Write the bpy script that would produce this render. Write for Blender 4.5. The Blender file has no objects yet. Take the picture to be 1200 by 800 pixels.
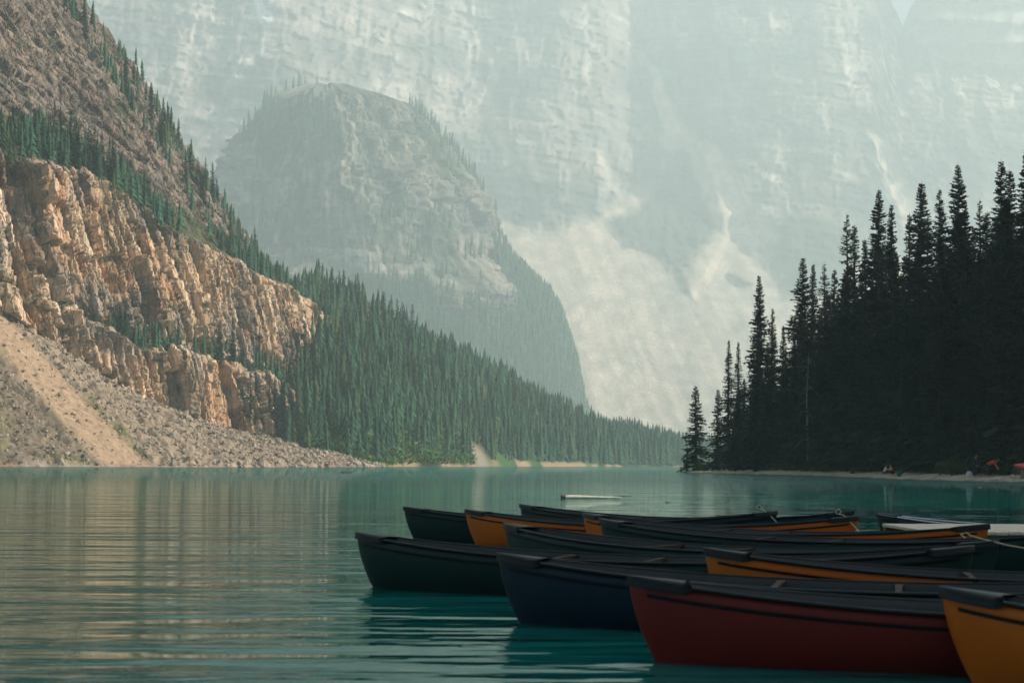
import bpy, bmesh, math, random
import numpy as np
from mathutils import Vector, Matrix

# ------------------------------------------------------------------ camera
F = 1800.0            # focal length in pixels of a 1200 px wide frame
HC = 1.05             # camera height above the water
ROLL = 0.0055
HZ = 543.8            # horizon row at the middle of the frame
sc = bpy.context.scene
cam = bpy.data.cameras.new('camera')
cam.sensor_width = 36.0
cam.lens = 36.0 * F / 1200.0
cam.shift_y = (HZ - 400.0) / 1200.0
cam.clip_end = 20000.0
cam.clip_start = 0.1
cam.dof.use_dof = True
cam.dof.focus_distance = 55.0
cam.dof.aperture_fstop = 4.0
cam_o = bpy.data.objects.new('camera', cam)
sc.collection.objects.link(cam_o)
cam_o.location = (0, 0, HC)
cam_o.rotation_mode = 'QUATERNION'
cam_o.rotation_quaternion = (Matrix.Rotation(math.radians(90), 4, 'X') @ Matrix.Rotation(ROLL, 4, 'Z')).to_quaternion()
sc.camera = cam_o

# ------------------------------------------------------------------ sky, sun, exposure
SUN_EL, SUN_AZ = math.radians(31), math.radians(91)     # azimuth clockwise from the view direction
world = bpy.data.worlds.new('World'); sc.world = world
world.use_nodes = True
nt = world.node_tree
bg = nt.nodes['Background']
sky = nt.nodes.new('ShaderNodeTexSky')
sky.sky_type = 'NISHITA'; sky.sun_disc = False
sky.sun_elevation = SUN_EL; sky.sun_rotation = SUN_AZ
sky.dust_density = 3.0; sky.air_density = 1.0; sky.ozone_density = 1.0
nt.links.new(sky.outputs['Color'], bg.inputs['Color'])
bg.inputs['Strength'].default_value = 0.058
sl = bpy.data.lights.new('sun', 'SUN')
sl.energy = 5.0; sl.angle = math.radians(0.55); sl.color = (1.0, 0.87, 0.72)
so = bpy.data.objects.new('sun', sl); sc.collection.objects.link(so)
sd = Vector((math.sin(SUN_AZ)*math.cos(SUN_EL), math.cos(SUN_AZ)*math.cos(SUN_EL), math.sin(SUN_EL)))
so.rotation_euler = (-sd).to_track_quat('-Z', 'Y').to_euler()
so.location = (200, 0, 300)
sc.view_settings.view_transform = 'Standard'
sc.view_settings.look = 'None'
sc.view_settings.exposure = 0.9
sc.view_settings.gamma = 1.0
HAZE_DENSITY = 0.00030
cy = sc.cycles
cy.use_denoising = True
cy.max_bounces = 7; cy.diffuse_bounces = 3; cy.glossy_bounces = 3
cy.transmission_bounces = 2; cy.volume_bounces = 3; cy.transparent_max_bounces = 4
cy.sample_clamp_indirect = 6.0
cy.use_adaptive_sampling = True

# ------------------------------------------------------------------ helpers
C = sc.collection
rng = np.random.default_rng(7)
random.seed(7)

def horizon(px): return HZ + ROLL*(px-600.0)
def at(px, py, d):
    """a photograph pixel at distance d -> world point"""
    return np.array([(px-600.0)/F*d, d, HC + (horizon(px)-py)/F*d])

def tag(o, label=None, cat=None, group=None, kind=None):
    if label: o['label'] = label
    if cat: o['category'] = cat
    if group: o['group'] = group
    if kind: o['kind'] = kind
    return o

def link(name, me, parent=None, mats=()):
    o = bpy.data.objects.new(name, me); C.objects.link(o)
    for m in mats: me.materials.append(m)
    if parent is not None: o.parent = parent
    return o

def empty(name, loc=(0,0,0), rz=0.0):
    o = bpy.data.objects.new(name, None); C.objects.link(o)
    o.location = loc; o.rotation_euler = (0,0,rz); o.empty_display_size = 0.2
    return o

def mesh_np(name, verts, faces, smooth=False, cols=None):
    """faces: (n,3) or (n,4) int array"""
    verts = np.ascontiguousarray(verts, dtype=np.float32).reshape(-1,3)
    faces = np.ascontiguousarray(faces, dtype=np.int32)
    me = bpy.data.meshes.new(name)
    k = faces.shape[1]
    me.vertices.add(len(verts)); me.vertices.foreach_set('co', verts.ravel())
    me.loops.add(faces.size); me.loops.foreach_set('vertex_index', faces.ravel())
    me.polygons.add(len(faces))
    me.polygons.foreach_set('loop_start', np.arange(0, faces.size, k, dtype=np.int32))
    if smooth: me.polygons.foreach_set('use_smooth', np.ones(len(faces), dtype=bool))
    me.update(calc_edges=True)
    if cols is not None:
        a = me.color_attributes.new('Col', 'FLOAT_COLOR', 'POINT')
        c4 = np.ones((len(verts),4), dtype=np.float32); c4[:,:3] = np.asarray(cols).reshape(-1,3)
        a.data.foreach_set('color', c4.ravel())
    me.validate()
    return me

def grid_faces(nr, nc):
    i = np.arange((nr-1)*(nc-1)); r, c = i//(nc-1), i%(nc-1)
    a = r*nc+c
    return np.stack([a, a+1, a+nc+1, a+nc], 1)

# ---- noise
def _h(ix, iy, seed):
    n = (ix.astype(np.int64)*374761393 + iy.astype(np.int64)*668265263 + seed*1442695041) & 0xffffffff
    n = ((n ^ (n >> 13)) * 1274126177) & 0xffffffff
    n = ((n ^ (n >> 16)) * 2246822519) & 0xffffffff
    return ((n ^ (n >> 15)) & 0xffffff) / float(0xffffff)

def vnoise(x, y, seed=0):
    ix, iy = np.floor(x), np.floor(y)
    fx, fy = x-ix, y-iy
    ux, uy = fx*fx*fx*(fx*(fx*6-15)+10), fy*fy*fy*(fy*(fy*6-15)+10)
    a, b = _h(ix,iy,seed), _h(ix+1,iy,seed); c, d = _h(ix,iy+1,seed), _h(ix+1,iy+1,seed)
    return (a+(b-a)*ux)*(1-uy) + (c+(d-c)*ux)*uy - 0.5

def fbm(x, y, oct=5, seed=0, gain=0.5):
    s, a, t = 0.0, 1.0, 0.0
    for k in range(oct):
        s = s + a*vnoise(x*2**k+17.3*k, y*2**k-9.1*k, seed+k); t += a; a *= gain
    return s/t*1.6

def ridged(x, y, oct=5, seed=0):
    s, a, t = 0.0, 1.0, 0.0
    for k in range(oct):
        s = s + a*(1-np.abs(vnoise(x*2**k+5.3*k, y*2**k+3.7*k, seed+k))*4); t += a; a *= 0.55
    return s/t

def cells(x, y, seed=0, jit=0.85):
    """nearest-cell random value, and distance to the cell border"""
    ix, iy = np.floor(x), np.floor(y)
    f1 = np.full(x.shape, 9.0); f2 = np.full(x.shape, 9.0); val = np.zeros(x.shape)
    for dx in (-1,0,1):
        for dy in (-1,0,1):
            cx, cy_ = ix+dx, iy+dy
            ox = cx+0.5+(_h(cx,cy_,seed+11)-0.5)*jit; oy = cy_+0.5+(_h(cx,cy_,seed+23)-0.5)*jit
            d = np.hypot(x-ox, y-oy); v = _h(cx,cy_,seed+37)
            new = d < f1
            f2 = np.where(new, f1, np.minimum(f2, d)); val = np.where(new, v, val); f1 = np.where(new, d, f1)
    return val, f2-f1

def facets(x, y, seed=0, tilt=1.0, jit=0.8):
    """random tilted plane per cell: angular blocks; returns height, border distance, cell value"""
    ix, iy = np.floor(x), np.floor(y)
    f1 = np.full(x.shape, 9.0); f2 = np.full(x.shape, 9.0); val = np.zeros(x.shape); hgt = np.zeros(x.shape)
    for dx in (-1,0,1):
        for dy in (-1,0,1):
            cx, cy_ = ix+dx, iy+dy
            ox = x-(cx+0.5+(_h(cx,cy_,seed+11)-0.5)*jit); oy = y-(cy_+0.5+(_h(cx,cy_,seed+23)-0.5)*jit)
            d = np.maximum(np.abs(ox), np.abs(oy))*0.75+0.25*np.hypot(ox,oy); v = _h(cx,cy_,seed+37)
            hh = (v-0.5) + tilt*((_h(cx,cy_,seed+51)-0.5)*ox + (_h(cx,cy_,seed+67)-0.5)*oy*0.35)
            new = d < f1
            f2 = np.where(new, f1, np.minimum(f2, d)); val = np.where(new, v, val); hgt = np.where(new, hh, hgt); f1 = np.where(new, d, f1)
    return hgt, f2-f1, val

def bricks(u, v, wu, wv, seed, tu=1.0, tv=0.3):
    """upright jointed blocks: columns of uneven width, each split into uneven courses, every block a tilted plane"""
    x = u/wu; x = x+0.45*np.sin(x*1.7+seed)+0.3*np.sin(x*3.1+seed*2)
    iu = np.floor(x); fu = x-iu
    y = v/wv+9.0*_h(iu, iu*0+3, seed); y = y+0.4*np.sin(y*2.1+seed)
    iv = np.floor(y); fv = y-iv
    val = _h(iu,iv,seed+5)
    hh = val-0.5 + tu*(_h(iu,iv,seed+6)-0.5)*(fu-0.5)*2 + tv*(_h(iu,iv,seed+7)-0.5)*(fv-0.5)*2
    eu = np.minimum(fu,1-fu)*wu; ev = np.minimum(fv,1-fv)*wv
    return hh, eu, ev, val

def sstep(a, b, x):
    t = np.clip((x-a)/(b-a), 0, 1); return t*t*(3-2*t)

def catmull(pts, n):
    p = np.asarray(pts, float)
    p = np.vstack([2*p[0]-p[1], p, 2*p[-1]-p[-2]])
    m = len(p)-3
    t = np.linspace(0, m-1e-6, n*6); k = t.astype(int); u = (t-k)[:,None]
    a,b,c,d = p[k],p[k+1],p[k+2],p[k+3]
    q = 0.5*(2*b+(c-a)*u+(2*a-5*b+4*c-d)*u*u+(3*b-a-3*c+d)*u**3)
    L = np.r_[0, np.cumsum(np.linalg.norm(np.diff(q[:,:2],axis=0),axis=1))]
    s = np.linspace(0, L[-1], n)
    return np.stack([np.interp(s, L, q[:,i]) for i in range(q.shape[1])],1), s

def grid_normals(P):
    du = np.gradient(P, axis=1); dv = np.gradient(P, axis=0)
    n = np.cross(du, dv); n /= np.maximum(np.linalg.norm(n,axis=2,keepdims=True),1e-9)
    return n

def mix3(a, b, t): return a*(1-t[...,None]) + b*t[...,None]
def col(*c): return np.array(c, float)

# ---- materials
def mat(name):
    m = bpy.data.materials.new(name); m.use_nodes = True
    return m, m.node_tree, m.node_tree.nodes['Principled BSDF']

def noise_node(t, scale, detail=6, vec=None, rough=0.6):
    n = t.nodes.new('ShaderNodeTexNoise'); n.inputs['Scale'].default_value = scale
    n.inputs['Detail'].default_value = detail; n.inputs['Roughness'].default_value = rough
    if vec is not None: t.links.new(vec, n.inputs['Vector'])
    return n

def math_node(t, op, a, b=None):
    n = t.nodes.new('ShaderNodeMath'); n.operation = op
    for k, v in enumerate((a, b)):
        if v is None: continue
        if hasattr(v, 'is_linked'): t.links.new(v, n.inputs[k])
        else: n.inputs[k].default_value = v
    return n.outputs[0]

def map_range(t, v, a, b, c, d):
    n = t.nodes.new('ShaderNodeMapRange'); t.links.new(v, n.inputs['Value'])
    for k, x in zip(('From Min','From Max','To Min','To Max'), (a,b,c,d)): n.inputs[k].default_value = x
    return n.outputs['Result']

def solid(name, base, rough=0.6, var=0.15, scale=3.0, bump=0.0, bscale=20.0, spec=0.5, metal=0.0, coat=0.0):
    """one base colour with slight procedural mottling"""
    m, t, b = mat(name)
    tc = t.nodes.new('ShaderNodeTexCoord')
    n = noise_node(t, scale, 5, tc.outputs['Object'])
    mx = t.nodes.new('ShaderNodeMix'); mx.data_type = 'RGBA'
    mx.inputs[6].default_value = (*[c*(1-var) for c in base], 1); mx.inputs[7].default_value = (*[min(1,c*(1+var)) for c in base], 1)
    t.links.new(n.outputs['Fac'], mx.inputs[0]); t.links.new(mx.outputs[2], b.inputs['Base Color'])
    b.inputs['Roughness'].default_value = rough; b.inputs['Specular IOR Level'].default_value = spec
    b.inputs['Metallic'].default_value = metal; b.inputs['Coat Weight'].default_value = coat
    if bump:
        n2 = noise_node(t, bscale, 6, tc.outputs['Object'])
        bp = t.nodes.new('ShaderNodeBump'); bp.inputs['Strength'].default_value = bump; bp.inputs['Distance'].default_value = 0.02
        t.links.new(n2.outputs['Fac'], bp.inputs['Height']); t.links.new(bp.outputs[0], b.inputs['Normal'])
    return m

def terrain_mat(name, scale, bump_d, bump_s=0.8, var=0.5, zstretch=1.0, rough=0.95, crack=0.0):
    """vertex colour times multi-scale grain, with bump"""
    m, t, b = mat(name)
    at_ = t.nodes.new('ShaderNodeVertexColor'); at_.layer_name = 'Col'
    geo = t.nodes.new('ShaderNodeNewGeometry')
    mp = t.nodes.new('ShaderNodeMapping'); mp.inputs['Scale'].default_value = (1,1,zstretch)
    t.links.new(geo.outputs['Position'], mp.inputs['Vector'])
    n1 = noise_node(t, scale, 8, mp.outputs[0], 0.65); n2 = noise_node(t, scale*6.3, 6, mp.outputs[0], 0.7)
    s = math_node(t, 'ADD', math_node(t,'MULTIPLY',n1.outputs['Fac'],0.6), math_node(t,'MULTIPLY',n2.outputs['Fac'],0.4))
    f = map_range(t, s, 0.3, 0.7, 1-var, 1+var)
    mx = t.nodes.new('ShaderNodeVectorMath'); mx.operation = 'SCALE'
    t.links.new(at_.outputs['Color'], mx.inputs[0]); t.links.new(f, mx.inputs['Scale'])
    t.links.new(mx.outputs[0], b.inputs['Base Color'])
    b.inputs['Roughness'].default_value = rough; b.inputs['Specular IOR Level'].default_value = 0.2
    if crack:                                       # sharp joints between small blocks
        vo = t.nodes.new('ShaderNodeTexVoronoi'); vo.feature = 'DISTANCE_TO_EDGE'; vo.inputs['Scale'].default_value = crack; vo.inputs['Randomness'].default_value = 0.9
        mp2 = t.nodes.new('ShaderNodeMapping'); mp2.inputs['Scale'].default_value = (1,1,0.45); t.links.new(geo.outputs['Position'], mp2.inputs['Vector']); t.links.new(mp2.outputs[0], vo.inputs['Vector'])
        v2 = t.nodes.new('ShaderNodeTexVoronoi'); v2.inputs['Scale'].default_value = crack*1.7; t.links.new(mp2.outputs[0], v2.inputs['Vector'])
        sepc = t.nodes.new('ShaderNodeSeparateColor'); t.links.new(v2.outputs['Color'], sepc.inputs[0])
        s = math_node(t,'ADD', s, map_range(t, vo.outputs['Distance'], 0.0, 0.09, -0.9, 0.0)); s = math_node(t,'ADD', s, math_node(t,'MULTIPLY', sepc.outputs[0], 0.7))
    bp = t.nodes.new('ShaderNodeBump'); bp.inputs['Strength'].default_value = bump_s; bp.inputs['Distance'].default_value = bump_d
    t.links.new(s, bp.inputs['Height']); t.links.new(bp.outputs[0], b.inputs['Normal'])
    return m

def foliage_mat(name, c1, c2, scale=0.6, tint=False):
    m, t, b = mat(name)
    geo = t.nodes.new('ShaderNodeNewGeometry')
    n = noise_node(t, scale, 4, geo.outputs['Position'])
    oi = t.nodes.new('ShaderNodeObjectInfo')
    f = math_node(t,'ADD', math_node(t,'MULTIPLY',n.outputs['Fac'],0.8), math_node(t,'MULTIPLY',oi.outputs['Random'],0.3))
    mx = t.nodes.new('ShaderNodeMix'); mx.data_type = 'RGBA'
    mx.inputs[6].default_value = (*c1,1); mx.inputs[7].default_value = (*c2,1)
    t.links.new(f, mx.inputs[0])
    if tint:
        vc = t.nodes.new('ShaderNodeVertexColor'); vc.layer_name = 'Col'
        mu = t.nodes.new('ShaderNodeVectorMath'); mu.operation = 'MULTIPLY'
        t.links.new(mx.outputs[2], mu.inputs[0]); t.links.new(vc.outputs['Color'], mu.inputs[1]); t.links.new(mu.outputs[0], b.inputs['Base Color'])
    else: t.links.new(mx.outputs[2], b.inputs['Base Color'])
    b.inputs['Roughness'].default_value = 0.85; b.inputs['Specular IOR Level'].default_value = 0.15
    return m

M_rock = terrain_mat('cliff_rock', 0.22, 0.6, 1.0, 0.55, 0.55, 0.95, 0.42)
M_talus = terrain_mat('talus_rubble', 0.6, 0.6, 1.0, 0.6)
M_far = terrain_mat('far_rock', 0.020, 7.0, 1.0, 0.55, 0.7)
M_soil = terrain_mat('forest_soil', 0.5, 0.3, 0.8, 0.5)
M_needle = foliage_mat('spruce_needles', (0.012,0.026,0.016), (0.030,0.054,0.030))
M_needle_f = foliage_mat('forest_needles', (0.018,0.058,0.040), (0.044,0.105,0.064), 0.08, True)
M_bark = solid('spruce_bark', (0.042,0.038,0.033), 0.9, 0.3, 4, 0.5, 30)
M_dead = solid('dead_wood', (0.20,0.19,0.175), 0.8, 0.25, 5, 0.4, 30)
M_shrub = foliage_mat('shrub_leaves', (0.03,0.055,0.022), (0.07,0.11,0.04), 1.5)
M_boulder = solid('boulder_rock', (0.33,0.27,0.215), 0.9, 0.4, 0.7, 0.8, 3)

# ------------------------------------------------------------------ lake
def lake_material():
    m, t, b = mat('lake_water')
    geo = t.nodes.new('ShaderNodeNewGeometry')
    sep = t.nodes.new('ShaderNodeSeparateXYZ'); t.links.new(geo.outputs['Position'], sep.inputs[0])
    def wave(sx, sy, scale, detail, amp, rot=0.0, dist=0.0):
        mp = t.nodes.new('ShaderNodeMapping'); mp.inputs['Scale'].default_value = (sx, sy, 1)
        mp.inputs['Rotation'].default_value = (0,0,rot)
        t.links.new(geo.outputs['Position'], mp.inputs['Vector'])
        n = noise_node(t, scale, detail, mp.outputs[0], 0.5); n.inputs['Distortion'].default_value = dist
        return math_node(t,'MULTIPLY', n.outputs['Fac'], amp)
    # calm swell ripples, long crests lying across the view
    h = math_node(t,'ADD', wave(0.22, 1.0, 1.5, 2.0, 0.062, 0.04, 0.3), wave(0.30, 1.0, 4.2, 2.0, 0.019, -0.06))
    h = math_node(t,'ADD', h, math_node(t,'ADD', wave(0.10, 0.5, 0.55, 1.0, 0.075, 0.02), wave(0.18, 1.0, 0.8, 2.0, 0.055, -0.03, 0.4)))
    h = math_node(t,'ADD', h, wave(0.10, 0.34, 0.5, 2.0, 0.11, 0.03, 0.5))
    # wind-roughened band farther out
    wn = noise_node(t, 0.012, 3, geo.outputs['Position'])
    wy = math_node(t,'ADD', sep.outputs['Y'], math_node(t,'MULTIPLY', wn.outputs['Fac'], 40.0))
    wind = map_range(t, wy, 70, 120, 0.0, 1.0)
    h = math_node(t,'ADD', h, math_node(t,'MULTIPLY', wave(0.6, 1.0, 3.0, 3.0, 0.11), wind))
    bp = t.nodes.new('ShaderNodeBump'); bp.inputs['Strength'].default_value = 1.0; bp.inputs['Distance'].default_value = 1.0
    t.links.new(h, bp.inputs['Height'])
    t.nodes.remove(b)
    df = t.nodes.new('ShaderNodeBsdfDiffuse'); df.inputs['Color'].default_value = (0.004, 0.125, 0.113, 1)
    gl = t.nodes.new('ShaderNodeBsdfGlossy'); gl.inputs['Roughness'].default_value = 0.02; gl.inputs['Color'].default_value = (0.70,0.78,0.72,1)
    fr = t.nodes.new('ShaderNodeFresnel'); fr.inputs['IOR'].default_value = 1.333
    ms = t.nodes.new('ShaderNodeMixShader')
    for n_ in (gl, fr): t.links.new(bp.outputs[0], n_.inputs['Normal'])
    t.links.new(fr.outputs[0], ms.inputs[0]); t.links.new(df.outputs[0], ms.inputs[1]); t.links.new(gl.outputs[0], ms.inputs[2])
    t.links.new(ms.outputs[0], t.nodes['Material Output'].inputs['Surface'])
    return m
M_water = lake_material()
me = mesh_np('lake', [(-700,-250,0),(700,-250,0),(700,1260,0),(-700,1260,0)], np.array([[0,1,2,3]]))
tag(link('lake', me, None, [M_water]), kind='structure')
gc = np.tile(col(0.12,0.12,0.10),(4,1))
me = mesh_np('ground', [(-3150,-400,-5),(3150,-400,-5),(3150,4800,-5),(-3150,4800,-5)], np.array([[0,1,2,3]]), cols=gc)
tag(link('ground', me, None, [M_soil]), kind='structure')
me = mesh_np('valley_floor', [(-900,1150,1.0),(1200,1150,1.0),(1900,2900,6),(-1900,2900,6)], np.array([[0,1,2,3]]), cols=gc*0.6)
tag(link('valley_floor', me, None, [M_soil]), kind='structure')

# ------------------------------------------------------------------ left cliff (param surface: s along the foot, rows up the profile)
def build_cliff():
    pts = [(-300,268),(-245,296),(-190,333),(-140,383),(-103,442),(-79,505),(-67,562),(-66,640),(-86,740),(-130,830)]
    cv, s = catmull(pts, 7000)
    wgt = np.where((cv[:,1]>352)&(cv[:,1]<612), 1.0, 0.13); cw = np.cumsum(wgt)
    n_s = 900
    ix = np.searchsorted(cw, np.linspace(cw[0], cw[-1], n_s)).clip(0,6999); ix = np.unique(ix); n_s = len(ix)
    tn = np.gradient(cv, axis=0); cv, s, tn = cv[ix], s[ix], tn[ix]
    tn = tn/np.linalg.norm(tn,axis=1,keepdims=True)
    N = np.stack([tn[:,1], -tn[:,0]],1)
    Y = cv[:,1]
    zt = np.interp(Y, [290,330,390,440,475,510,560,740], [58,54,40,17,11,8,9,14])
    w = np.interp(Y, [290,330,390,440,475,510,560,740], [85,78,62,51,46,37,26,16])
    zc = np.interp(Y, [290,330,390,435,460,480,540,640,740], [84,82,82,84,80,73,64,58,55])
    zc = zc + 3.0*fbm(s/30, s*0, 4, 3)
    zm = np.maximum(np.interp(Y, [300,400,430,475,540,740], [62,44,37,32,28,26]) + 3*fbm(s/18, s*0+4, 4, 5), zt+0.5)
    lw = np.interp(Y, [300,395,425,540,740], [0.3,0.6,4.5,3,2])
    knots = []
    q = -w-16; z = np.full(n_s,-4.0); knots.append((q,z))
    knots.append((-w, np.full(n_s,-0.3)))
    knots.append((0*w, zt))
    q = (zm-zt)*0.20; knots.append((q, zm))
    q = q+lw; z = zm+lw*0.45; knots.append((q, z))
    q = q+np.maximum(zc-z,2)*0.23; z = np.maximum(zc, z+2); knots.append((q,z))
    q = q+13; z = z+8; knots.append((q,z))
    q = q+95/1.45; z = z+95; knots.append((q,z))
    q = q+55/1.45; z = z+55; knots.append((q,z))
    q = q+50; z = z+25; knots.append((q,z))
    q = q+120; z = z-10; knots.append((q,z))
    cnt = [4,95,84,14,140,24,200,14,8,3]
    W_cliff = [0,0.0,1,0.35,1,0.3,0.75,0.75,0.5,0.3]
    rows_q, rows_z, wc, seg = [], [], [], []
    for k,c in enumerate(cnt):
        for i in range(c):
            f = i/c
            rows_q.append(knots[k][0]*(1-f)+knots[k+1][0]*f); rows_z.append(knots[k][1]*(1-f)+knots[k+1][1]*f)
            wc.append(W_cliff[k]); seg.append(k+f)
    rows_q.append(knots[-1][0]); rows_z.append(knots[-1][1]); wc.append(0.3); seg.append(10.0)
    Q, Z, seg = np.array(rows_q), np.array(rows_z), np.array(seg)
    wc = np.array(wc); kk = np.ones(9)/9; wc = np.convolve(np.pad(wc,4,'edge'), kk, 'valid')
    nr = len(seg)
    P = np.zeros((nr,n_s,3))
    P[...,0] = cv[None,:,0]-N[None,:,0]*Q; P[...,1] = cv[None,:,1]-N[None,:,1]*Q; P[...,2] = Z
    nm = grid_normals(P)
    if (nm[120,:,0]*N[:,0]+nm[120,:,1]*N[:,1]).mean() < 0: nm = -nm
    S = np.broadcast_to(s, (nr,n_s)); SEG = np.broadcast_to(seg[:,None],(nr,n_s)); WC = np.broadcast_to(wc[:,None],(nr,n_s))
    T = Z + 0.35*Q                                  # up-face coordinate
    wx, wy = 1.6*fbm(S/9,T/9,4,40)+3*fbm(S/40,T/40,2,41), 1.6*fbm(S/9,T/9,4,50)+4*fbm(S/40,T/40,2,51)
    up = sstep(5.6,6.2,SEG)
    # lower faces: upright blocks; upper slope: beds dipping away to the right
    ca, sa = math.cos(0.62), math.sin(0.62)
    U1, V1 = S+wx+0.12*T, T+wy
    U2, V2 = (S+wx)*ca-(T+wy)*sa, (S+wx)*sa+(T+wy)*ca
    wb = 0.5*fbm(S/2.2,T/2.2,3,44)
    h1,a1,b1,c1 = bricks(U1+wb,V1,13,40,1,1.2); h2,a2,b2,c2 = bricks(U1+0.06*V1+wb,V1+wb,5.0,26,2,1.5,0.2); h3,a3,b3,c3 = bricks(U1-0.05*V1+wb,V1+wb,2.1,12,3,1.6,0.2); h4,_,_,c4 = bricks(U1+wb*0.5,V1+wb,1.0,4.5,9,1.5,0.2)
    g1,k1,d1 = facets(U2/24,V2/7,4,1.6); g2,k2,d2 = facets(U2/8,V2/2.4,5,2.0); g3,_,d3 = facets(U2/2.6,V2/1.1,6,2.0)
    low = h1*6.5 + h2*4.4 + h3*2.0 + h4*0.8 - 2.6*(1-sstep(0.2,0.9,a1)) - 1.4*(1-sstep(0.1,0.5,a2)) - 0.9*(1-sstep(0.0,0.4,b2)) - 0.5*(1-sstep(0,0.3,a3))
    low += 8.0*fbm(S/45,T/90,3,70) - 1.3*(1-sstep(0,0.8,b1)) + 0.7*((V1/3.4+0.7*fbm(S/18,T/18,3,60)+c2)%1.0-0.5) - 0.5*(1-sstep(0,0.3,b3))
    hi = g1*6.0 + g2*3.4 + g3*1.2 - 1.6*(1-sstep(0,0.1,k1)) - 0.7*(1-sstep(0,0.1,k2)) + 2.0*((V2/4.6+0.6*fbm(S/30,T/30,3,61))%1.0-0.5)
    hi += 7.0*fbm(S/30,T/45,4,72)
    disp = (low*(1-up)+hi*up)*WC + fbm(S/4,T/4,4,80)*0.6*WC
    # deep shaded gully near the left, and the block standing beside it
    gy = np.exp(-((Y[None,:]-(404+0.10*(Z-60)))/4.2)**2)*sstep(30,48,Z)*(1-sstep(84,96,Z))
    disp -= 9.0*gy*WC
    bk = sstep(408,410,Y)[None,:]*(1-sstep(419,420,Y))[None,:]*sstep(70,71,Z)*(1-sstep(86,92,Z))
    disp += 5.0*bk*WC
    # talus: rubble relief
    tal = sstep(1.0,1.05,SEG)*(1-sstep(1.97,2.03,SEG))
    t1, _ = cells(S/2.2, T/2.2, 7); t2, _ = cells(S/0.9,T/0.9,8)
    chute = sstep(381,385,Y+3*fbm(s/9,s*0,3,9))*(1-sstep(392,396,Y+3*fbm(s/9,s*0,3,19)))
    rub = 1-0.7*np.broadcast_to(chute,(nr,n_s))
    disp += tal*((t1-0.5)*1.5*rub + (t2-0.5)*0.7*rub + 2.2*fbm(S/25,T/30,3,90))
    dv = nm*0.5 + np.array([0.30,-0.80,0.0])*0.5*WC[...,None]; dv = np.where((tal>0.5)[...,None], nm, dv)
    P = P + dv*disp[...,None]
    # colours
    buff, grey, rust, pale = col(0.55,0.385,0.26), col(0.20,0.185,0.18), col(0.45,0.235,0.13), col(0.66,0.52,0.38)
    r1 = sstep(0.35,0.75,0.5+0.9*fbm(S/16,T/22,4,101)); r2 = sstep(0.5,0.9,0.5+fbm(S/7,T/10,4,102))
    cc = mix3(np.broadcast_to(buff,P.shape), np.broadcast_to(grey,P.shape), 0.75*r1)
    cc = mix3(cc, np.broadcast_to(rust,P.shape), 0.6*r2)
    cc = mix3(cc, np.broadcast_to(pale,P.shape), 0.6*sstep(0.6,0.95,c2))
    cc = mix3(cc, np.broadcast_to(col(0.12,0.105,0.10),P.shape), up*0.8)
    stain = sstep(0.12,0.4,fbm(S/2.2,T/26,4,106)+0.25*fbm(S/30,T/30,3,107))
    cc = cc*(1-0.55*stain[...,None])
    cc = cc*(0.7+0.6*np.where(up>0.5,d2,c3)[...,None])*(0.82+0.36*c4[...,None])
    veg = sstep(0.05,0.35,fbm(S/8,T/8,4,110)+0.9*((SEG>3)&(SEG<4)) + 1.0*((SEG>5.0)&(SEG<6.1)) - 0.15 - 0.6*((SEG<3)|((SEG>4.1)&(SEG<5))))
    cc = mix3(cc, np.broadcast_to(col(0.055,0.075,0.035),P.shape), veg*0.85*(1-tal))
    tan, dark = col(0.40,0.28,0.19), col(0.17,0.14,0.105)
    dk = mix3(np.broadcast_to(dark,P.shape), np.broadcast_to(col(0.15,0.15,0.07),P.shape), sstep(0.0,0.4,fbm(S/12,T/12,4,120)))
    dk = np.where((S>np.interp(395,Y,s))[...,None], col(0.26,0.205,0.155)+0*dk, dk)
    dk = dk*(0.6+0.8*t2[...,None])
    tc_ = mix3(dk, np.broadcast_to(tan,P.shape), np.broadcast_to(chute,(nr,n_s))*0.9+0.08)
    gr = sstep(478,500,Y)[None,:]*sstep(0.0,0.3,fbm(S/9,T/9,4,130)+sstep(1.45,1.9,SEG)-0.25)
    tc_ = mix3(tc_, np.broadcast_to(col(0.07,0.13,0.035),P.shape), gr*0.9)
    cc = mix3(cc, tc_, tal)
    f = grid_faces(nr, n_s)
    segv = seg
    iT = np.searchsorted(seg, 2.0)
    # talus and cliff are two surfaces sharing an edge
    fa = f[(f[:,0]//n_s) < iT]; fb = f[(f[:,0]//n_s) >= iT] - iT*n_s
    VT = P[:iT+1].reshape(-1,3); VB = P[iT:].reshape(-1,3)
    talus = tag(link('talus_slope', mesh_np('talus', VT, fa, False, cc[:iT+1].reshape(-1,3)), None, [M_talus]), kind='structure')
    cliff = tag(link('cliff_mountain', mesh_np('cliff', VB, fb, False, cc[iT:].reshape(-1,3)), None, [M_rock]), kind='structure')
    return dict(P=P, seg=seg, s=s, Y=Y, chute=chute, talus=talus, cliff=cliff, nr=nr, ns=n_s)
CL = build_cliff()

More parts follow.
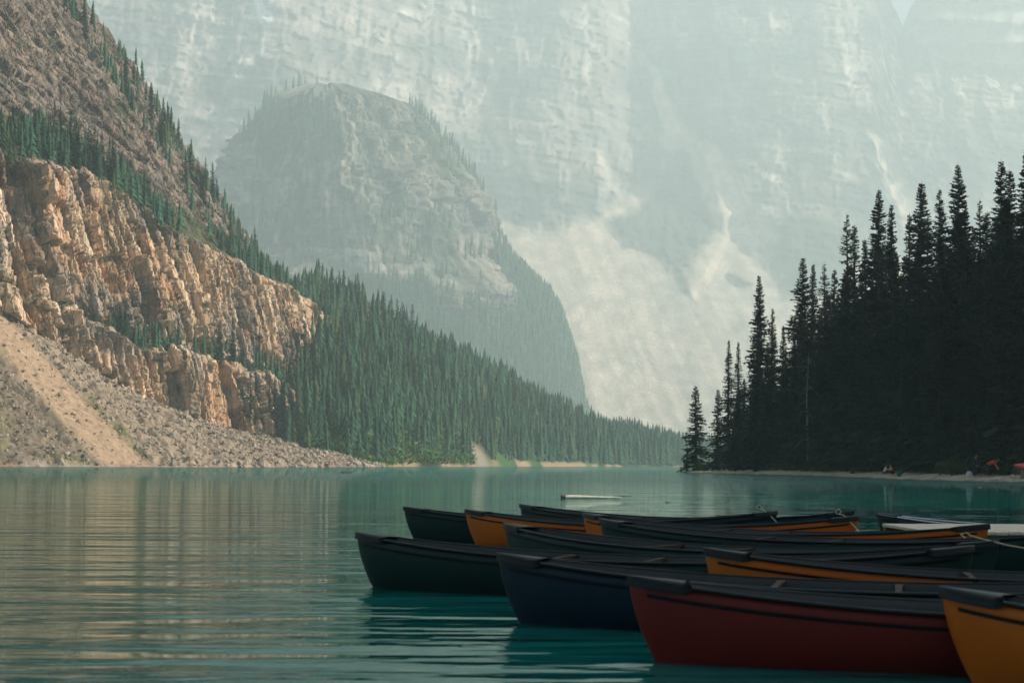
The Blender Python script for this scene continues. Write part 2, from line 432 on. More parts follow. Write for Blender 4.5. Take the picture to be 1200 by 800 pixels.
# ------------------------------------------------------------------ forested spur
def build_spur():
    sh = [(-66,488),(-47,498),(-36,545),(-14,640),(17,760),(58,880),(90,960),(118,1020),(170,1150),(230,1300)]
    cr = [(-118,560,22),(-104,600,50),(-94,660,68),(-60,760,60),(-20,860,44),(35,960,22),(85,1050,9),(128,1130,4),(190,1250,2.5),(250,1400,2)]
    n, m = 260, 130
    A, s = catmull(sh, n); B, _ = catmull(cr, n)
    P = np.zeros((m,n,3)); fr = np.linspace(-0.06, 1.8, m)
    for i,f in enumerate(fr):
        P[i,:,:2] = A*(1-f)+B[:,:2]*f
        if f <= 0: z = np.full(n, f*40)
        elif f <= 1: z = B[:,2]*(1-(1-f)**1.6)
        else: z = B[:,2]*(1-0.45*(f-1))
        P[i,:,2] = z
    S = np.broadcast_to(s,(m,n)); FR = np.broadcast_to(fr[:,None],(m,n))
    P[...,2] += 5*fbm(P[...,0]/60,P[...,1]/60,4,200)*sstep(0.0,0.3,FR) + 1.2*fbm(P[...,0]/7,P[...,1]/7,4,210)*sstep(-0.02,0.05,FR)
    P[...,2] += 0.4*sstep(0,0.01,FR)
    g = sstep(-0.1,0.3,fbm(P[...,0]/14,P[...,1]/14,4,220)+0.1)
    cc = mix3(np.broadcast_to(col(0.03,0.04,0.022),P.shape), np.broadcast_to(col(0.045,0.10,0.03),P.shape), g)
    # bare earth cut bank and rockslide by the water
    bank = (1-sstep(0.02,0.05,FR))*sstep(-0.1,0.2,fbm(S/25,FR*3,3,230)+0.1)*(P[...,1]>505)
    cc = mix3(cc, np.broadcast_to(col(0.34,0.25,0.16),P.shape), bank*0.8)
    slide = np.exp(-((S-np.interp(648,A[:,1],s))/13)**2)*(1-sstep(0.05,0.13,FR))
    cc = mix3(cc, np.broadcast_to(col(0.24,0.20,0.16),P.shape), np.clip(slide*1.2,0,1))
    o = link('forest_slope', mesh_np('spur', P.reshape(-1,3), grid_faces(m,n)[:, ::-1], True, cc.reshape(-1,3)), None, [M_soil])
    tag(o, kind='structure')
    return dict(P=P, fr=fr, slide=slide, s=s)
SP = build_spur()

# ------------------------------------------------------------------ domed buttress behind the forest
def build_dome():
    D = 2600.0; k = D/F; K = 1.1
    ys = np.array([541,480,430,350,310,215,165,120,100,95])
    rr = np.array([325,308,300,272,226,184,146,102,40,6])*k
    rl = np.array([220,200,185,165,150,125,100,66,34,6])*k
    zz = (HZ-ys)/F*D
    nrow, ncol = 330, 420
    zrow = np.linspace(0, zz[-1], nrow)
    zrow = np.r_[zrow[:-1], zz[-1]]
    RR = np.interp(zrow, zz, rr); RL = np.interp(zrow, zz, rl)
    phi = np.linspace(-2.0, 1.95, ncol)              # 0 = straight at the camera, + = right
    cx, cyy = (378-600)*k, D+40
    PH, _ = np.meshgrid(phi, zrow)
    w = 0.5+0.5*np.sin(np.clip(PH,-1.57,1.57))
    R = RL[:,None]*(1-w)+RR[:,None]*w
    Zs = np.broadcast_to(zrow[:,None], PH.shape)
    # relief on the radius
    u = PH*330; v = Zs/K
    fo = sstep(0,1,(np.interp(PH*57.3,[-120,-60,-10,20,45,62,75,90,120],[300,282,265,235,215,240,330,345,345])-220+0*Zs)*0+(np.interp(PH*57.3,[-120,-60,-10,20,45,58,68,80,120],[222,218,212,196,186,196,255,268,268])*k-Zs)/50 + 1.2*fbm(u/60,v/60,4,310))
    w1, w2 = 25*fbm(u/90,v/90,4,300), 25*fbm(u/90,v/90,4,301)
    c1, e1 = cells((u+w1)/70,(v+w2)/110,30); c2,e2 = cells((u+w2)/22,(v+w1)/45,31)
    q1,_,_,v1 = bricks(u+0.3*w1,v+0.2*w2,36,52,33,0.9,0.4); q2,_,_,v2 = bricks(u+0.2*w2,v+0.2*w1,14,20,34,1.0,0.4); q3,_,_,v3 = bricks(u+0.1*w2,v+0.1*w1,7,8,35,1.0,0.4)
    rel = (c1-0.5)*14 + q1*16 + q2*9 + q3*4 + 34*fbm(u/150,v/300,4,305) + 5*((v/15+0.4*v2+0.3*fbm(u/60,v/60,3,308))%1-0.5) + 9*((v/38+0.4*fbm(u/120,v/120,3,306))%1-0.5)
    topw = 1-sstep(0.9,1.0,Zs/zz[-1])
    crag = sstep(-0.25,0.05,fbm(u/120,v/90,4,320)+0.25*np.sin(v/28))
    R = R + K*rel*topw*(1-0.75*fo)*(0.45+0.55*crag)
    P = np.stack([cx+R*np.sin(PH), cyy-R*np.cos(PH)*0.85, Zs + 8*fbm(u/40,v/40,4,307)*(Zs>5)],2)
    r1 = sstep(0.3,0.8,0.5+fbm(u/60,v/40,4,330))
    cc = mix3(np.broadcast_to(col(0.32,0.28,0.24),P.shape), np.broadcast_to(col(0.13,0.135,0.135),P.shape), r1)
    cc = cc*(0.7+0.6*v2[...,None])*(0.8+0.4*v3[...,None])
    vg = np.clip(fo + (1-crag)*0.75*sstep(-0.15,0.2,fbm(u/25,v/25,4,340)+0.1) + sstep(0.62,0.8,Zs/zz[-1])*0.55, 0, 1)
    cc = mix3(cc, np.broadcast_to(col(0.055,0.085,0.045),P.shape), vg*0.85)
    tag(link('domed_mountain', mesh_np('dome', P.reshape(-1,3), grid_faces(nrow,ncol), False, cc.reshape(-1,3)), None, [M_far]), kind='structure')
    return dict(P=P, fo=fo, phi=phi, crag=crag)
DM = build_dome()

# ------------------------------------------------------------------ great back wall with scree fans
def poly_mask(px, py, poly, soft=8):
    """signed-distance style soft mask of a polygon in the wall's own elevation map"""
    p = np.asarray(poly,float); n = len(p)
    ins = np.zeros(px.shape,bool); dist = np.full(px.shape,1e9)
    for i in range(n):
        a, b = p[i], p[(i+1)%n]
        cond = ((a[1]>py)!=(b[1]>py)) & (px < (b[0]-a[0])*(py-a[1])/(b[1]-a[1]+1e-9)+a[0]); ins ^= cond
        ab = b-a; t = np.clip(((px-a[0])*ab[0]+(py-a[1])*ab[1])/(ab@ab),0,1)
        dist = np.minimum(dist, np.hypot(px-a[0]-t*ab[0], py-a[1]-t*ab[1]))
    return sstep(-soft, soft, np.where(ins,dist,-dist))

def line_mask(px, py, pts, widths):
    best = np.full(px.shape,-9.0)
    for (a,b,wa,wb) in zip(pts[:-1],pts[1:],widths[:-1],widths[1:]):
        a, b = np.array(a,float), np.array(b,float); ab = b-a
        t = np.clip(((px-a[0])*ab[0]+(py-a[1])*ab[1])/(ab@ab),0,1)
        d = np.hypot(px-a[0]-t*ab[0], py-a[1]-t*ab[1]); w_ = wa+(wb-wa)*t
        best = np.maximum(best, 1-d/w_)
    return sstep(0,0.5,best)

def build_wall():
    nc, nr = 700, 300
    px = np.linspace(-260, 1460, nc)
    ytop = np.interp(px, [-260,1020,1038,1046,1053,1064,1078,1098,1108,1118,1128,1140,1160,1200,1300,1460],
                         [-70,-70,-14,4,22,36,43,56,70,86,80,84,90,97,120,150])
    ytop = ytop + 10*fbm(px/11,px*0,4,400)
    f = np.linspace(0,1,nr)
    PX = np.broadcast_to(px,(nr,nc)); PY = HZ + (ytop[None,:]-HZ)*f[:,None]
    jx, jy = 22*fbm(PX/45,PY/45,5,401), 22*fbm(PX/45,PY/45,5,402)
    QX, QY = PX+jx, PY+jy
    yscr = np.interp(px, [-260,250,330,420,560,600,650,700,740,800,850,900,960,1040,1100,1460],
                         [300,300,340,300,250,262,275,262,215,240,280,300,310,300,310,330])
    scree = sstep(-14,14,QY-yscr[None,:])
    ch = line_mask(QX,QY,[(748,60),(770,112),(800,152),(832,196),(856,245),(866,290),(850,340)],[8,13,19,24,32,50,80])
    ch = np.maximum(ch, line_mask(QX,QY,[(1018,150),(1035,185),(1052,225),(1075,270)],[7,12,16,24]))
    ch = np.maximum(ch, line_mask(QX,QY,[(328,150),(322,215),(312,270),(330,330),(370,370)],[6,10,13,18,30]))
    ch = np.maximum(ch, 0.7*line_mask(QX,QY,[(560,30),(575,75),(560,120),(600,200)],[6,9,7,8]))
    out = poly_mask(QX,QY,[(716,262),(745,240),(768,205),(800,182),(832,196),(846,240),(852,275),(836,318),(812,336),(790,312),(755,290)],7)
    out = np.maximum(out, poly_mask(QX,QY,[(880,286),(893,262),(920,247),(960,252),(1000,262),(1000,330),(935,338),(905,320)],7))
    out = np.maximum(out, 0.9*poly_mask(QX,QY,[(862,318),(880,312),(898,324),(880,331)],4))
    scree = np.clip(np.maximum(scree*(1-out), ch),0,1)
    # distance of the surface: scree at 32 deg, rock steeper
    e = (HZ-PY)/F
    D0 = np.interp(px, [-260,200,500,800,1100,1460],[2600,2700,2900,3000,3080,3130])[None,:]
    K = 0.95
    es = np.clip((HZ-yscr)/F,0.01,0.3)[None,:]
    ds = D0*0.62/(0.62-es); zs = es*ds
    d_s = D0*0.62/(0.62-e); d_r = (1.45*ds-zs)/(1.45-e)
    d = np.where(e < es, d_s, d_r)
    X = d*(PX-600)/F/K; Zw = d*e/K
    w1, w2 = 60*fbm(X/250,Zw/250,4,410), 60*fbm(X/250,Zw/250,4,411)
    c1,e1 = cells((X+w1)/150,(Zw+w2)/260,41); c2,e2 = cells((X+w2)/55,(Zw+w1)/80,42); c3,_ = cells(X/22,Zw/26,43)
    bed = ((Zw+0.12*X)/62+0.6*fbm(X/300,Zw/300,3,412))%1.0
    big = ridged((X+w1)/520,(Zw+w2)/1500,4,413)
    q1,_,_,v1 = bricks(X+0.4*w1,Zw+0.15*X+0.3*w2,34,46,44,0.8,0.4); q2,_,_,v2 = bricks(X+0.3*w2,Zw+0.15*X+0.3*w1,15,19,45,0.9,0.4)
    bed2 = ((Zw+0.15*X)/24+0.5*fbm(X/120,Zw/120,3,418)+0.35*c2)%1.0
    rel = -(c1-0.5)*34 - q1*34 - q2*17 - 26*(bed-0.5) - 11*(bed2-0.5) + 12*(1-sstep(0,0.1,e1)) - 50*(big-0.4) + 34*fbm(X/110,Zw/150,4,414)
    rock = 1-scree
    kk = sstep(0.03,0.12,e)
    rel = rel*K*0.6; d = d + rel*(0.06+0.94*rock)*(0.25+0.75*kk) - 35*out + 12*ch*(e>es) + 9*fbm(X/90,Zw/90,4,420)*scree
    P = np.stack([d*(PX-600)/F, d, HC+d*e],2)
    r1 = sstep(0.3,0.8,0.5+fbm(X/200,Zw/120,4,430))
    cc = mix3(np.broadcast_to(col(0.29,0.255,0.225),P.shape), np.broadcast_to(col(0.11,0.115,0.115),P.shape), r1)
    cc = cc*(0.65+0.7*v1[...,None])*(0.75+0.5*v2[...,None])*(0.8+0.4*bed2[...,None])*(0.65+0.7*sstep(-0.35,0.45,fbm((X+0.3*w1)/45,(Zw+w2)/150,5,435)))[...,None]
    cc = mix3(cc, np.broadcast_to(col(0.05,0.065,0.05),P.shape), 0.95*out)
    scol = mix3(np.broadcast_to(col(0.50,0.41,0.33),P.shape), np.broadcast_to(col(0.40,0.335,0.27),P.shape), sstep(-0.1,0.5,fbm(X/60,(Zw-0.5*X)/200,4,440)))
    scol = scol*(0.85+0.3*c3[...,None])*(0.85+0.35*sstep(-0.3,0.3,fbm((X+0.25*Zw)/14,Zw/260,4,445)))[...,None]
    cc = mix3(cc, scol, scree)
    snow = poly_mask(PX+3*fbm(PX/6,PY/6,3,450),PY,[(286,-40),(300,-40),(305,8),(316,20),(313,36),(303,28),(297,16)],2.0)
    snow = np.maximum(snow, poly_mask(PX,PY,[(283,58),(291,56),(290,62),(284,63)],1.2)); snow = np.maximum(snow, poly_mask(PX,PY,[(296,62),(306,56),(307,62),(300,66)],1.2))
    cc = mix3(cc, np.broadcast_to(col(0.85,0.86,0.88),P.shape), snow)
    V = P.reshape(-1,3)
    # the back of the mountain, so the crest is not a paper edge
    crest = P[-1]; back = [crest+np.array([0,200.0,-180.0]), crest+np.array([0,420.0,-700.0]), crest*np.array([1,1,0])+np.array([0,600.0,0])]
    V = np.vstack([V]+back); cb = np.vstack([cc.reshape(-1,3)]+[cc[-1]]*3)
    tag(link('mountain_wall', mesh_np('wall', V, grid_faces(nr+3,nc), False, cb), None, [M_far]), kind='structure')
    # peak beyond the notch
    nc2, nr2 = 200, 90
    px2 = np.linspace(1000,1480,nc2)
    yt = np.interp(px2,[1000,1040,1055,1064,1072,1110,1480],[120,60,24,8,-6,-35,-30])+11*fbm(px2/10,px2*0,4,460)
    f2 = np.linspace(0,1,nr2)
    PX2 = np.broadcast_to(px2,(nr2,nc2)); PY2 = 300+(yt[None,:]-300)*f2[:,None]
    d2 = 4150+ (300-PY2)*1.0
    X2 = d2*(PX2-600)/F/0.9; Z2 = d2*(HZ-PY2)/F/0.9
    d2 = d2 + 70*((Z2/75+0.3*fbm(X2/200,Z2/200,3,462))%1-0.5) + 150*fbm(X2/200,Z2/300,5,461)
    P2 = np.stack([d2*(PX2-600)/F, d2, HC+d2*(HZ-PY2)/F],2)
    cr = P2[-1]
    V2 = np.vstack([P2.reshape(-1,3), cr+np.array([0,150.0,-150.0]), cr+np.array([0,260.0,-900.0])])
    c2_ = np.tile(col(0.24,0.23,0.215),(len(V2),1))*(0.8+0.4*rng.random((len(V2),1)))
    tag(link('far_peak', mesh_np('peak', V2, grid_faces(nr2+2,nc2), False, c2_), None, [M_far]), kind='structure')
build_wall()

# ------------------------------------------------------------------ spruce meshes
def spruce_meshes(seed, h, rad, dens=15.0, bare=0.06, gap=0.0):
    """a tapered trunk and a crown of drooping, twig-edged boughs; returns two meshes"""
    r = np.random.default_rng(seed)
    # trunk
    k = 7; rows = 9; V = []; lean = r.normal(0,0.006,2)
    for i in range(rows):
        f = i/(rows-1); rr = 0.012*h*(1-f)**0.9+0.012
        for j in range(k):
            a = 2*math.pi*j/k; V.append((rr*math.cos(a)+lean[0]*h*f*f, rr*math.sin(a)+lean[1]*h*f*f, f*h*0.985-0.4*(i==0)))
    Fq = [[i*k+j, i*k+(j+1)%k, (i+1)*k+(j+1)%k, (i+1)*k+j] for i in range(rows-1) for j in range(k)]
    trunk = mesh_np('spruce_trunk', V, np.array(Fq), True)
    # boughs
    V, T = [], []
    nb = int(h*dens)
    for i in range(nb):
        f = bare + (0.995-bare)*((i+r.random())/nb)**0.92
        if gap and r.random() < gap*math.exp(-((f-0.55)/0.3)**2): continue
        z = f*h
        prof = (1-f)**0.86*(0.84+0.16*math.sin(f*37+seed))*min(1.0, 0.7+f*3.0)
        L = rad*prof*r.uniform(0.55,1.15)+0.16
        az = r.uniform(0,2*math.pi)
        ca, sa = math.cos(az), math.sin(az)
        droop = r.uniform(0.12,0.5)*(1-0.8*f) ; rise = 0.25*f+0.05
        n = max(3, min(7, int(L*2.6)+2))
        wd = 0.24*L+0.14
        cx, cyy = lean[0]*h*f*f, lean[1]*h*f*f
        def pt(u, side, dz):
            x = L*u
            zz = z + L*(rise*u - droop*u*u*1.5 + 0.10*u**4) + dz
            return (cx+ca*x - sa*side, cyy+sa*x+ca*side, zz)
        # side twigs: thin triangles swept forward, hanging a little
        for q in range(n):
            u = 0.12+0.88*(q+r.random()*0.6)/n
            ww = wd*(1-u)**0.55*r.uniform(0.6,1.2)+0.05
            for sg in (-1,1):
                b0 = len(V)
                du = 0.55/n + 0.06
                V.append(pt(u-du*0.9,0,0.02)); V.append(pt(min(u+du,1.0),0,0.0))
                V.append(pt(min(u+0.22,1.06),sg*ww,-r.uniform(0.04,0.16)*(0.5+ww)))
                T.append((b0,b0+1,b0+2))
            if q % 2 == 0:                                      # hanging twigs give the bough thickness
                b0 = len(V); du = 0.7/n+0.05
                V.append(pt(u-du,0,0.0)); V.append(pt(min(u+du,1),0,0.0)); V.append(pt(u+0.03,r.uniform(-.1,.1),-r.uniform(0.10,0.30)*(0.4+0.5*L)))
                T.append((b0,b0+1,b0+2))
        b0 = len(V); V.append(pt(0.75,-0.05,0)); V.append(pt(0.75,0.05,0)); V.append(pt(1.08,0,0.02)); T.append((b0,b0+1,b0+2))
    # leader
    for a in (0,1.57):
        b0 = len(V); dx, dy = 0.05*math.cos(a), 0.05*math.sin(a)
        x0, y0 = lean[0]*h, lean[1]*h
        V += [(x0-dx,y0-dy,h*0.965),(x0+dx,y0+dy,h*0.965),(x0,y0,h*1.01)]; T.append((b0,b0+1,b0+2))
    crown = mesh_np('spruce_crown', V, np.array(T))
    trunk.materials.append(M_bark); crown.materials.append(M_needle)
    return trunk, crown

M_bright = foliage_mat('bright_shrub', (0.04,0.10,0.03), (0.09,0.17,0.05), 0.1, True)
TREE_H = 26.0
NEAR = [spruce_meshes(100+i, TREE_H, [3.6,4.0,3.3,4.5,3.8,3.0,4.2,3.4][i], 28 if i!=1 else 18, 0.05, [0,0.5,0.2,0,0.3,0.35,0,0.15][i]) for i in range(8)]
SMALL = [spruce_meshes(150+i, 12.0, [2.4,1.9,2.1][i], 28, 0.03, 0.0) for i in range(3)]
MIDH = 15.0
MID = [spruce_meshes(200+i, MIDH, [2.0,2.4,1.8,2.6][i], 15, 0.05, 0.1) for i in range(4)]

def spruce(x, y, z, h, kind, idx, label, group=None, width=1.0, name='spruce_tree'):
    tm, cm = kind[idx % len(kind)]
    base = {id(NEAR):TREE_H, id(SMALL):12.0, id(MID):MIDH}[id(kind)]
    o = empty(name, (x,y,z), random.uniform(0,6.28)); sc_ = h/base
    o.scale = (sc_*width, sc_*width, sc_)
    tr = link('trunk', tm, o); cr = link('crown', cm, o)
    tag(o, label, 'spruce tree', group)
    return o

# ------------------------------------------------------------------ wooded point on the right
shore_px = [(792,552.8),(800,553),(830,554),(860,555),(900,556),(950,557.2),(1000,559),(1060,561.5),(1120,563.3),(1200,564.8),(1290,566)]
SHORE = np.array([(lambda d: ((px-600)/F*d, d))(HC*F/(py-horizon(px))) for px,py in shore_px])
def build_point():
    n = 260
    A, s = catmull(SHORE, n)
    tn = np.gradient(A,axis=0); tn /= np.linalg.norm(tn,axis=1,keepdims=True)
    inn = np.stack([-tn[:,1], tn[:,0]],1)              # inland
    if inn[n//2,1] < 0: inn = -inn
    # inland direction bends away behind the tip
    offs = np.r_[np.linspace(-2.0,4.5,34), np.linspace(5,70,40)]
    P = np.zeros((len(offs),n,3))
    k = np.minimum(1, s/ 40.0)
    for i,o in enumerate(offs):
        oo = o if o < 0 else o*(0.25+0.75*k)
        wob = 0.5*fbm(s/4.0,s*0,4,500)
        P[i,:,0] = A[:,0]+inn[:,0]*(oo+wob); P[i,:,1] = A[:,1]+inn[:,1]*(oo+wob)
        P[i,:,2] = np.where(oo<0, oo*0.25, 0.16*np.minimum(oo,3.0) + 0.10*np.clip(oo-3,0,60)) + 0.02
    P[...,2] += 0.16*fbm(P[...,0]/0.8,P[...,1]/0.8,4,510)*(offs>-0.2)[:,None] + 1.0*fbm(P[...,0]/9,P[...,1]/9,3,511)*sstep(3,12,offs)[:,None]
    g = sstep(2.4,4.0,offs[:,None]+1.6*fbm(P[...,0]/2.5,P[...,1]/2.5,4,520))
    cc = mix3(np.broadcast_to(col(0.42,0.35,0.26),P.shape), np.broadcast_to(col(0.05,0.05,0.035),P.shape), g)
    wet = 1-sstep(-0.1,0.5,offs)[:,None]*np.ones((1,n)); cc = mix3(cc, np.broadcast_to(col(0.16,0.14,0.11),P.shape), wet)
    o = link('wooded_point', mesh_np('point', P.reshape(-1,3), grid_faces(len(offs),n), True, cc.reshape(-1,3)), None, [M_soil])
    tag(o, kind='structure')
    return A, inn, s, o
PT_A, PT_IN, PT_S, PT_OBJ = build_point()
def shore_at(px):
    pxs = 600+F*PT_A[:,0]/PT_A[:,1]
    i = int(np.argmin(np.abs(pxs-px))); return i
def on_point(px, inland):
    """a ground point on the point's bank: column px at the shore, metres inland"""
    q = PT_A+PT_IN*inland; i = int(np.argmin(np.abs(600+F*q[:,0]/q[:,1]-px)))
    k = min(1, PT_S[i]/40.0)*0.75+0.25
    p = PT_A[i]+PT_IN[i]*inland
    z = 0.16*min(inland/k if inland>0 else 0,3.0)+0.10*max(inland-3,0)
    return p[0], p[1], z

G_NEAR = 'skyline spruces of the wooded point'
L_NEAR = 'tall dark spruce whose spire stands out on the skyline of the wooded point'
def tree_to(px, ytop, dist, kind=NEAR, idx=0, label=L_NEAR, group=G_NEAR, width=1.0):
    """a tree whose foot stands on the bank under column px at distance dist"""
    x = (px-600)/F*dist
    i = int(np.argmin(np.hypot(PT_A[:,0]-x, PT_A[:,1]-dist)))
    inland = max(0.0,float((np.array([x,dist])-PT_A[i])@PT_IN[i]))
    z = 0.3+0.10*inland
    h = HC+(horizon(px)-ytop)/F*dist - z
    return spruce(x, dist, z-0.15, h, kind, idx, label, group, width)

tree_to(815,451,233,SMALL,0,'short lone spruce at the very tip of the wooded point',None,1.25)
tree_to(805,522,231,SMALL,2,'smallest young spruce at the foot of the lone tip spruce',None,1.25)
tree_to(841,455,222,SMALL,1,'narrow half-height spruce between the lone tip spruce and the dense stand',None,1.2)
mains = [(853,397,216,2),(865,399,212,5),(890,321,206,0),(903,360,204,7),(918,380,200,2),(937,300,190,3),(950,308,196,5),(966,307,184,1),(976,314,192,4),
         (994,249,176,1),(1028,220,168,6),(1045,238,172,5),(1075,212,160,3),(1103,220,164,7),(1122,191,150,6),(1131,232,146,0),(1150,232,150,1),
         (1173,186,142,4),(1184,197,136,3),(1197,163,131,2)]
for i,(px,yt,d,k) in enumerate(mains):
    tree_to(px,yt,d,NEAR,k,width=random.uniform(1.0,1.22))
# the rest of the stand: filled in below the skyline
env_x = [m[0] for m in mains]; env_y = [m[1] for m in mains]
def shore_d(px): return float(np.interp(px, 600+F*PT_A[:,0]/PT_A[:,1], PT_A[:,1]))
r2 = np.random.default_rng(11)
cnt = 0
LAYER = [('lower dark spruce at the front edge of the stand, just above the beach','front spruces above the beach'),
         ('half-height dark spruce crowded among the taller trunks of the stand','half-height spruces inside the stand'),
         ('tall dark spruce hidden behind the front trees of the stand','tall spruces behind the front of the stand'),
         ('rearmost tall spruce filling the gaps between the skyline spires','rear spruces of the stand')]
for layer,(step,lo,hi,dmin,dmax) in enumerate([(17,0.40,0.85,5,9),(14,0.5,0.84,10,28),(15,0.70,0.95,14,45),(17,0.82,0.98,25,60)]):
    px = 850.0
    while px < 1225:
        px += step*r2.uniform(0.6,1.4)
        ye = np.interp(px, env_x, env_y)
        sd_ = shore_d(min(px,1280))
        yt = horizon(px)-(horizon(px)-ye-12)*r2.uniform(lo,hi)
        dist = sd_ + r2.uniform(dmin,dmax)
        while True:                                   # keep the beach clear of trunks
            xx = (px-600)/F*dist; i_ = int(np.argmin(np.hypot(PT_A[:,0]-xx, PT_A[:,1]-dist)))
            if float((np.array([xx,dist])-PT_A[i_])@PT_IN[i_]) > (4.0 if px > 900 else 1.5) or dist > sd_+80: break
            dist += 1.0
        if px < 885: yt = max(yt, 420+ (885-px)*1.6)
        tree_to(px, yt, dist, NEAR, int(r2.integers(8)), width=r2.uniform(1.05,1.4), label=LAYER[layer][0], group=LAYER[layer][1]); cnt += 1
for k in range(4):      # the stand goes on beyond the frame
    tree_to(1215+k*11, r2.uniform(150,260), 125+r2.uniform(-6,14), NEAR, k, width=1.1)

# bare dead spruce with pale crooked boughs
def dead_spruce(x, y, z, h):
    root = empty('dead_spruce', (x,y,z))
    tag(root, 'bare grey dead spruce with crooked drooping branches in front of the dark stand', 'dead tree')
    r = random.Random(5)
    def tube(pts, r0, r1, k=5):
        V, Fq = [], []
        for i,p in enumerate(pts):
            p = Vector(p); q = Vector(pts[min(i+1,len(pts)-1)]); o = Vector(pts[max(i-1,0)])
            t = (q-o).normalized(); a = t.orthogonal().normalized(); b = t.cross(a)
            rr = r0+(r1-r0)*i/(len(pts)-1)
            for j in range(k):
                an = 2*math.pi*j/k; V.append(p+a*rr*math.cos(an)+b*rr*math.sin(an))
        for i in range(len(pts)-1):
            for j in range(k): Fq.append([i*k+j,i*k+(j+1)%k,(i+1)*k+(j+1)%k,(i+1)*k+j])
        return mesh_np('dead_bough', np.array(V), np.array(Fq), True)
    tr = tube([(0.08*math.sin(i),0.06*math.cos(i*1.3),h*i/8) for i in range(9)], 0.16, 0.03, 7); tr.materials.append(M_dead); link('trunk', tr, root)
    for k in range(26):
        f = r.uniform(0.25,0.97); az = r.uniform(2.6,6.8); L = r.uniform(0.9,2.6)*(1.15-f)+0.4
        pts = []
        for i in range(7):
            u = i/6
            pts.append((math.cos(az)*L*u+0.1*math.sin(u*9+k), math.sin(az)*L*u+0.1*math.cos(u*7+k), f*h+L*(0.25*u-0.95*u*u)+0.08*math.sin(u*8+k*2)))
        m_ = tube(pts, 0.05, 0.014, 4); m_.materials.append(M_dead); link('branch', m_, root)
x_, y_, z_ = on_point(946, 3.6)
dead_spruce(x_, y_, z_, 13.5)

# low shrubs at the foot of the stand
def bush_mesh(seed, n=520):
    r = np.random.default_rng(seed)
    d = r.normal(size=(n,3)); d /= np.linalg.norm(d,axis=1,keepdims=True); d[:,2] = np.abs(d[:,2])
    rad = (0.55+0.45*r.random(n))*(0.8+0.35*np.sin(d[:,0]*5+seed)*np.cos(d[:,1]*4))
    c = d*rad[:,None]*np.array([1,1,0.85])
    a = r.normal(size=(n,3))*0.10; b = r.normal(size=(n,3))*0.10
    V = np.stack([c-a*0.6, c+b*0.7, c+a*0.7],1).reshape(-1,3)
    return mesh_np('shrub_leaves', V, np.arange(n*3).reshape(-1,3))
def stem_mesh(seed):
    r = random.Random(seed); V, T = [], []
    for k in range(7):
        a = r.uniform(0,6.28); t = r.uniform(0.2,0.6); b0 = len(V)
        V += [(0.03,0,0),(-0.03,0,0),(t*math.cos(a),t*math.sin(a),r.uniform(0.5,0.8)),(0,0.03,0)]; T += [(b0,b0+1,b0+2),(b0+1,b0+3,b0+2)]
    return mesh_np('shrub_stems', V, np.array(T))
BUSH = [bush_mesh(i) for i in range(3)]; STEM = [stem_mesh(i) for i in range(3)]
for b_ in BUSH: b_.materials.append(M_shrub)
for b_ in STEM: b_.materials.append(M_bark)
def shrub(x,y,z,w,h,i,label,group=None):
    o = empty('shrub',(x,y,z),random.uniform(0,6)); o.scale = (w,w,h)
    link('foliage',BUSH[i%3],o); link('stem',STEM[i%3],o); tag(o,label,'shrub',group)
for i,(px,inl,w,h) in enumerate([(822,2.0,1.8,1.6),(833,2.5,1.6,1.7),(852,3,1.9,2.0),(868,3,1.8,2.4),(884,4,2.4,3.2),(898,3.6,2.2,2.6),(915,3.5,1.7,1.6),(932,3.7,1.6,1.8),(955,3.5,1.4,1.4),(978,3.8,1.8,1.7),
        (1005,3.6,1.5,1.4),(1025,3.6,1.3,1.2),(1062,4.0,1.5,1.3),(1085,3.8,1.2,1.1),(1105,4,1.4,1.2),(1122,3.4,1.6,2.1),(1132,3.2,1.5,1.6),(1172,3.8,1.6,1.5),(1190,4.2,1.7,1.6),(1215,4,1.6,1.6)]):
    x,y,z = on_point(px,inl)
    shrub(x,y,z-0.1,w,h,i,'low leafy shrub along the beach under the dark spruces','shrubs along the beach')

# stones and driftwood on the beach
def rock_mesh(seed, sub=1):
    bm = bmesh.new(); bmesh.ops.create_icosphere(bm, subdivisions=sub, radius=1.0)
    r = random.Random(seed); ax = [Vector((r.uniform(-1,1),r.uniform(-1,1),r.uniform(-1,1))).normalized() for _ in range(7)]
    cut = [r.uniform(0.55,0.85) for _ in ax]
    for v in bm.verts:
        v.co *= r.uniform(0.85,1.15)
        for a,c in zip(ax,cut):
            d = v.co.dot(a)
            if d > c: v.co -= a*(d-c)
    me = bpy.data.meshes.new('rock'); bm.to_mesh(me); bm.free()
    return me
ROCKS = [rock_mesh(i,1) for i in range(6)]
for m_ in ROCKS: m_.materials.append(M_boulder)
M_stone = solid('beach_stone',(0.42,0.38,0.32),0.9,0.3,2,0.6,8)
BST = [rock_mesh(20+i,1) for i in range(4)]
for m_ in BST: m_.materials.append(M_stone)
for i in range(70):
    px = r2.uniform(830,1205); x,y,z = on_point(px, r2.uniform(0.05,2.8))
    o = link('stone', BST[i%4], PT_OBJ); s_ = r2.uniform(0.08,0.26)
    o.location = (x,y,z+0.03); o.scale = (s_*1.5,s_,s_*0.6); o.rotation_euler = (0,0,r2.uniform(0,6))

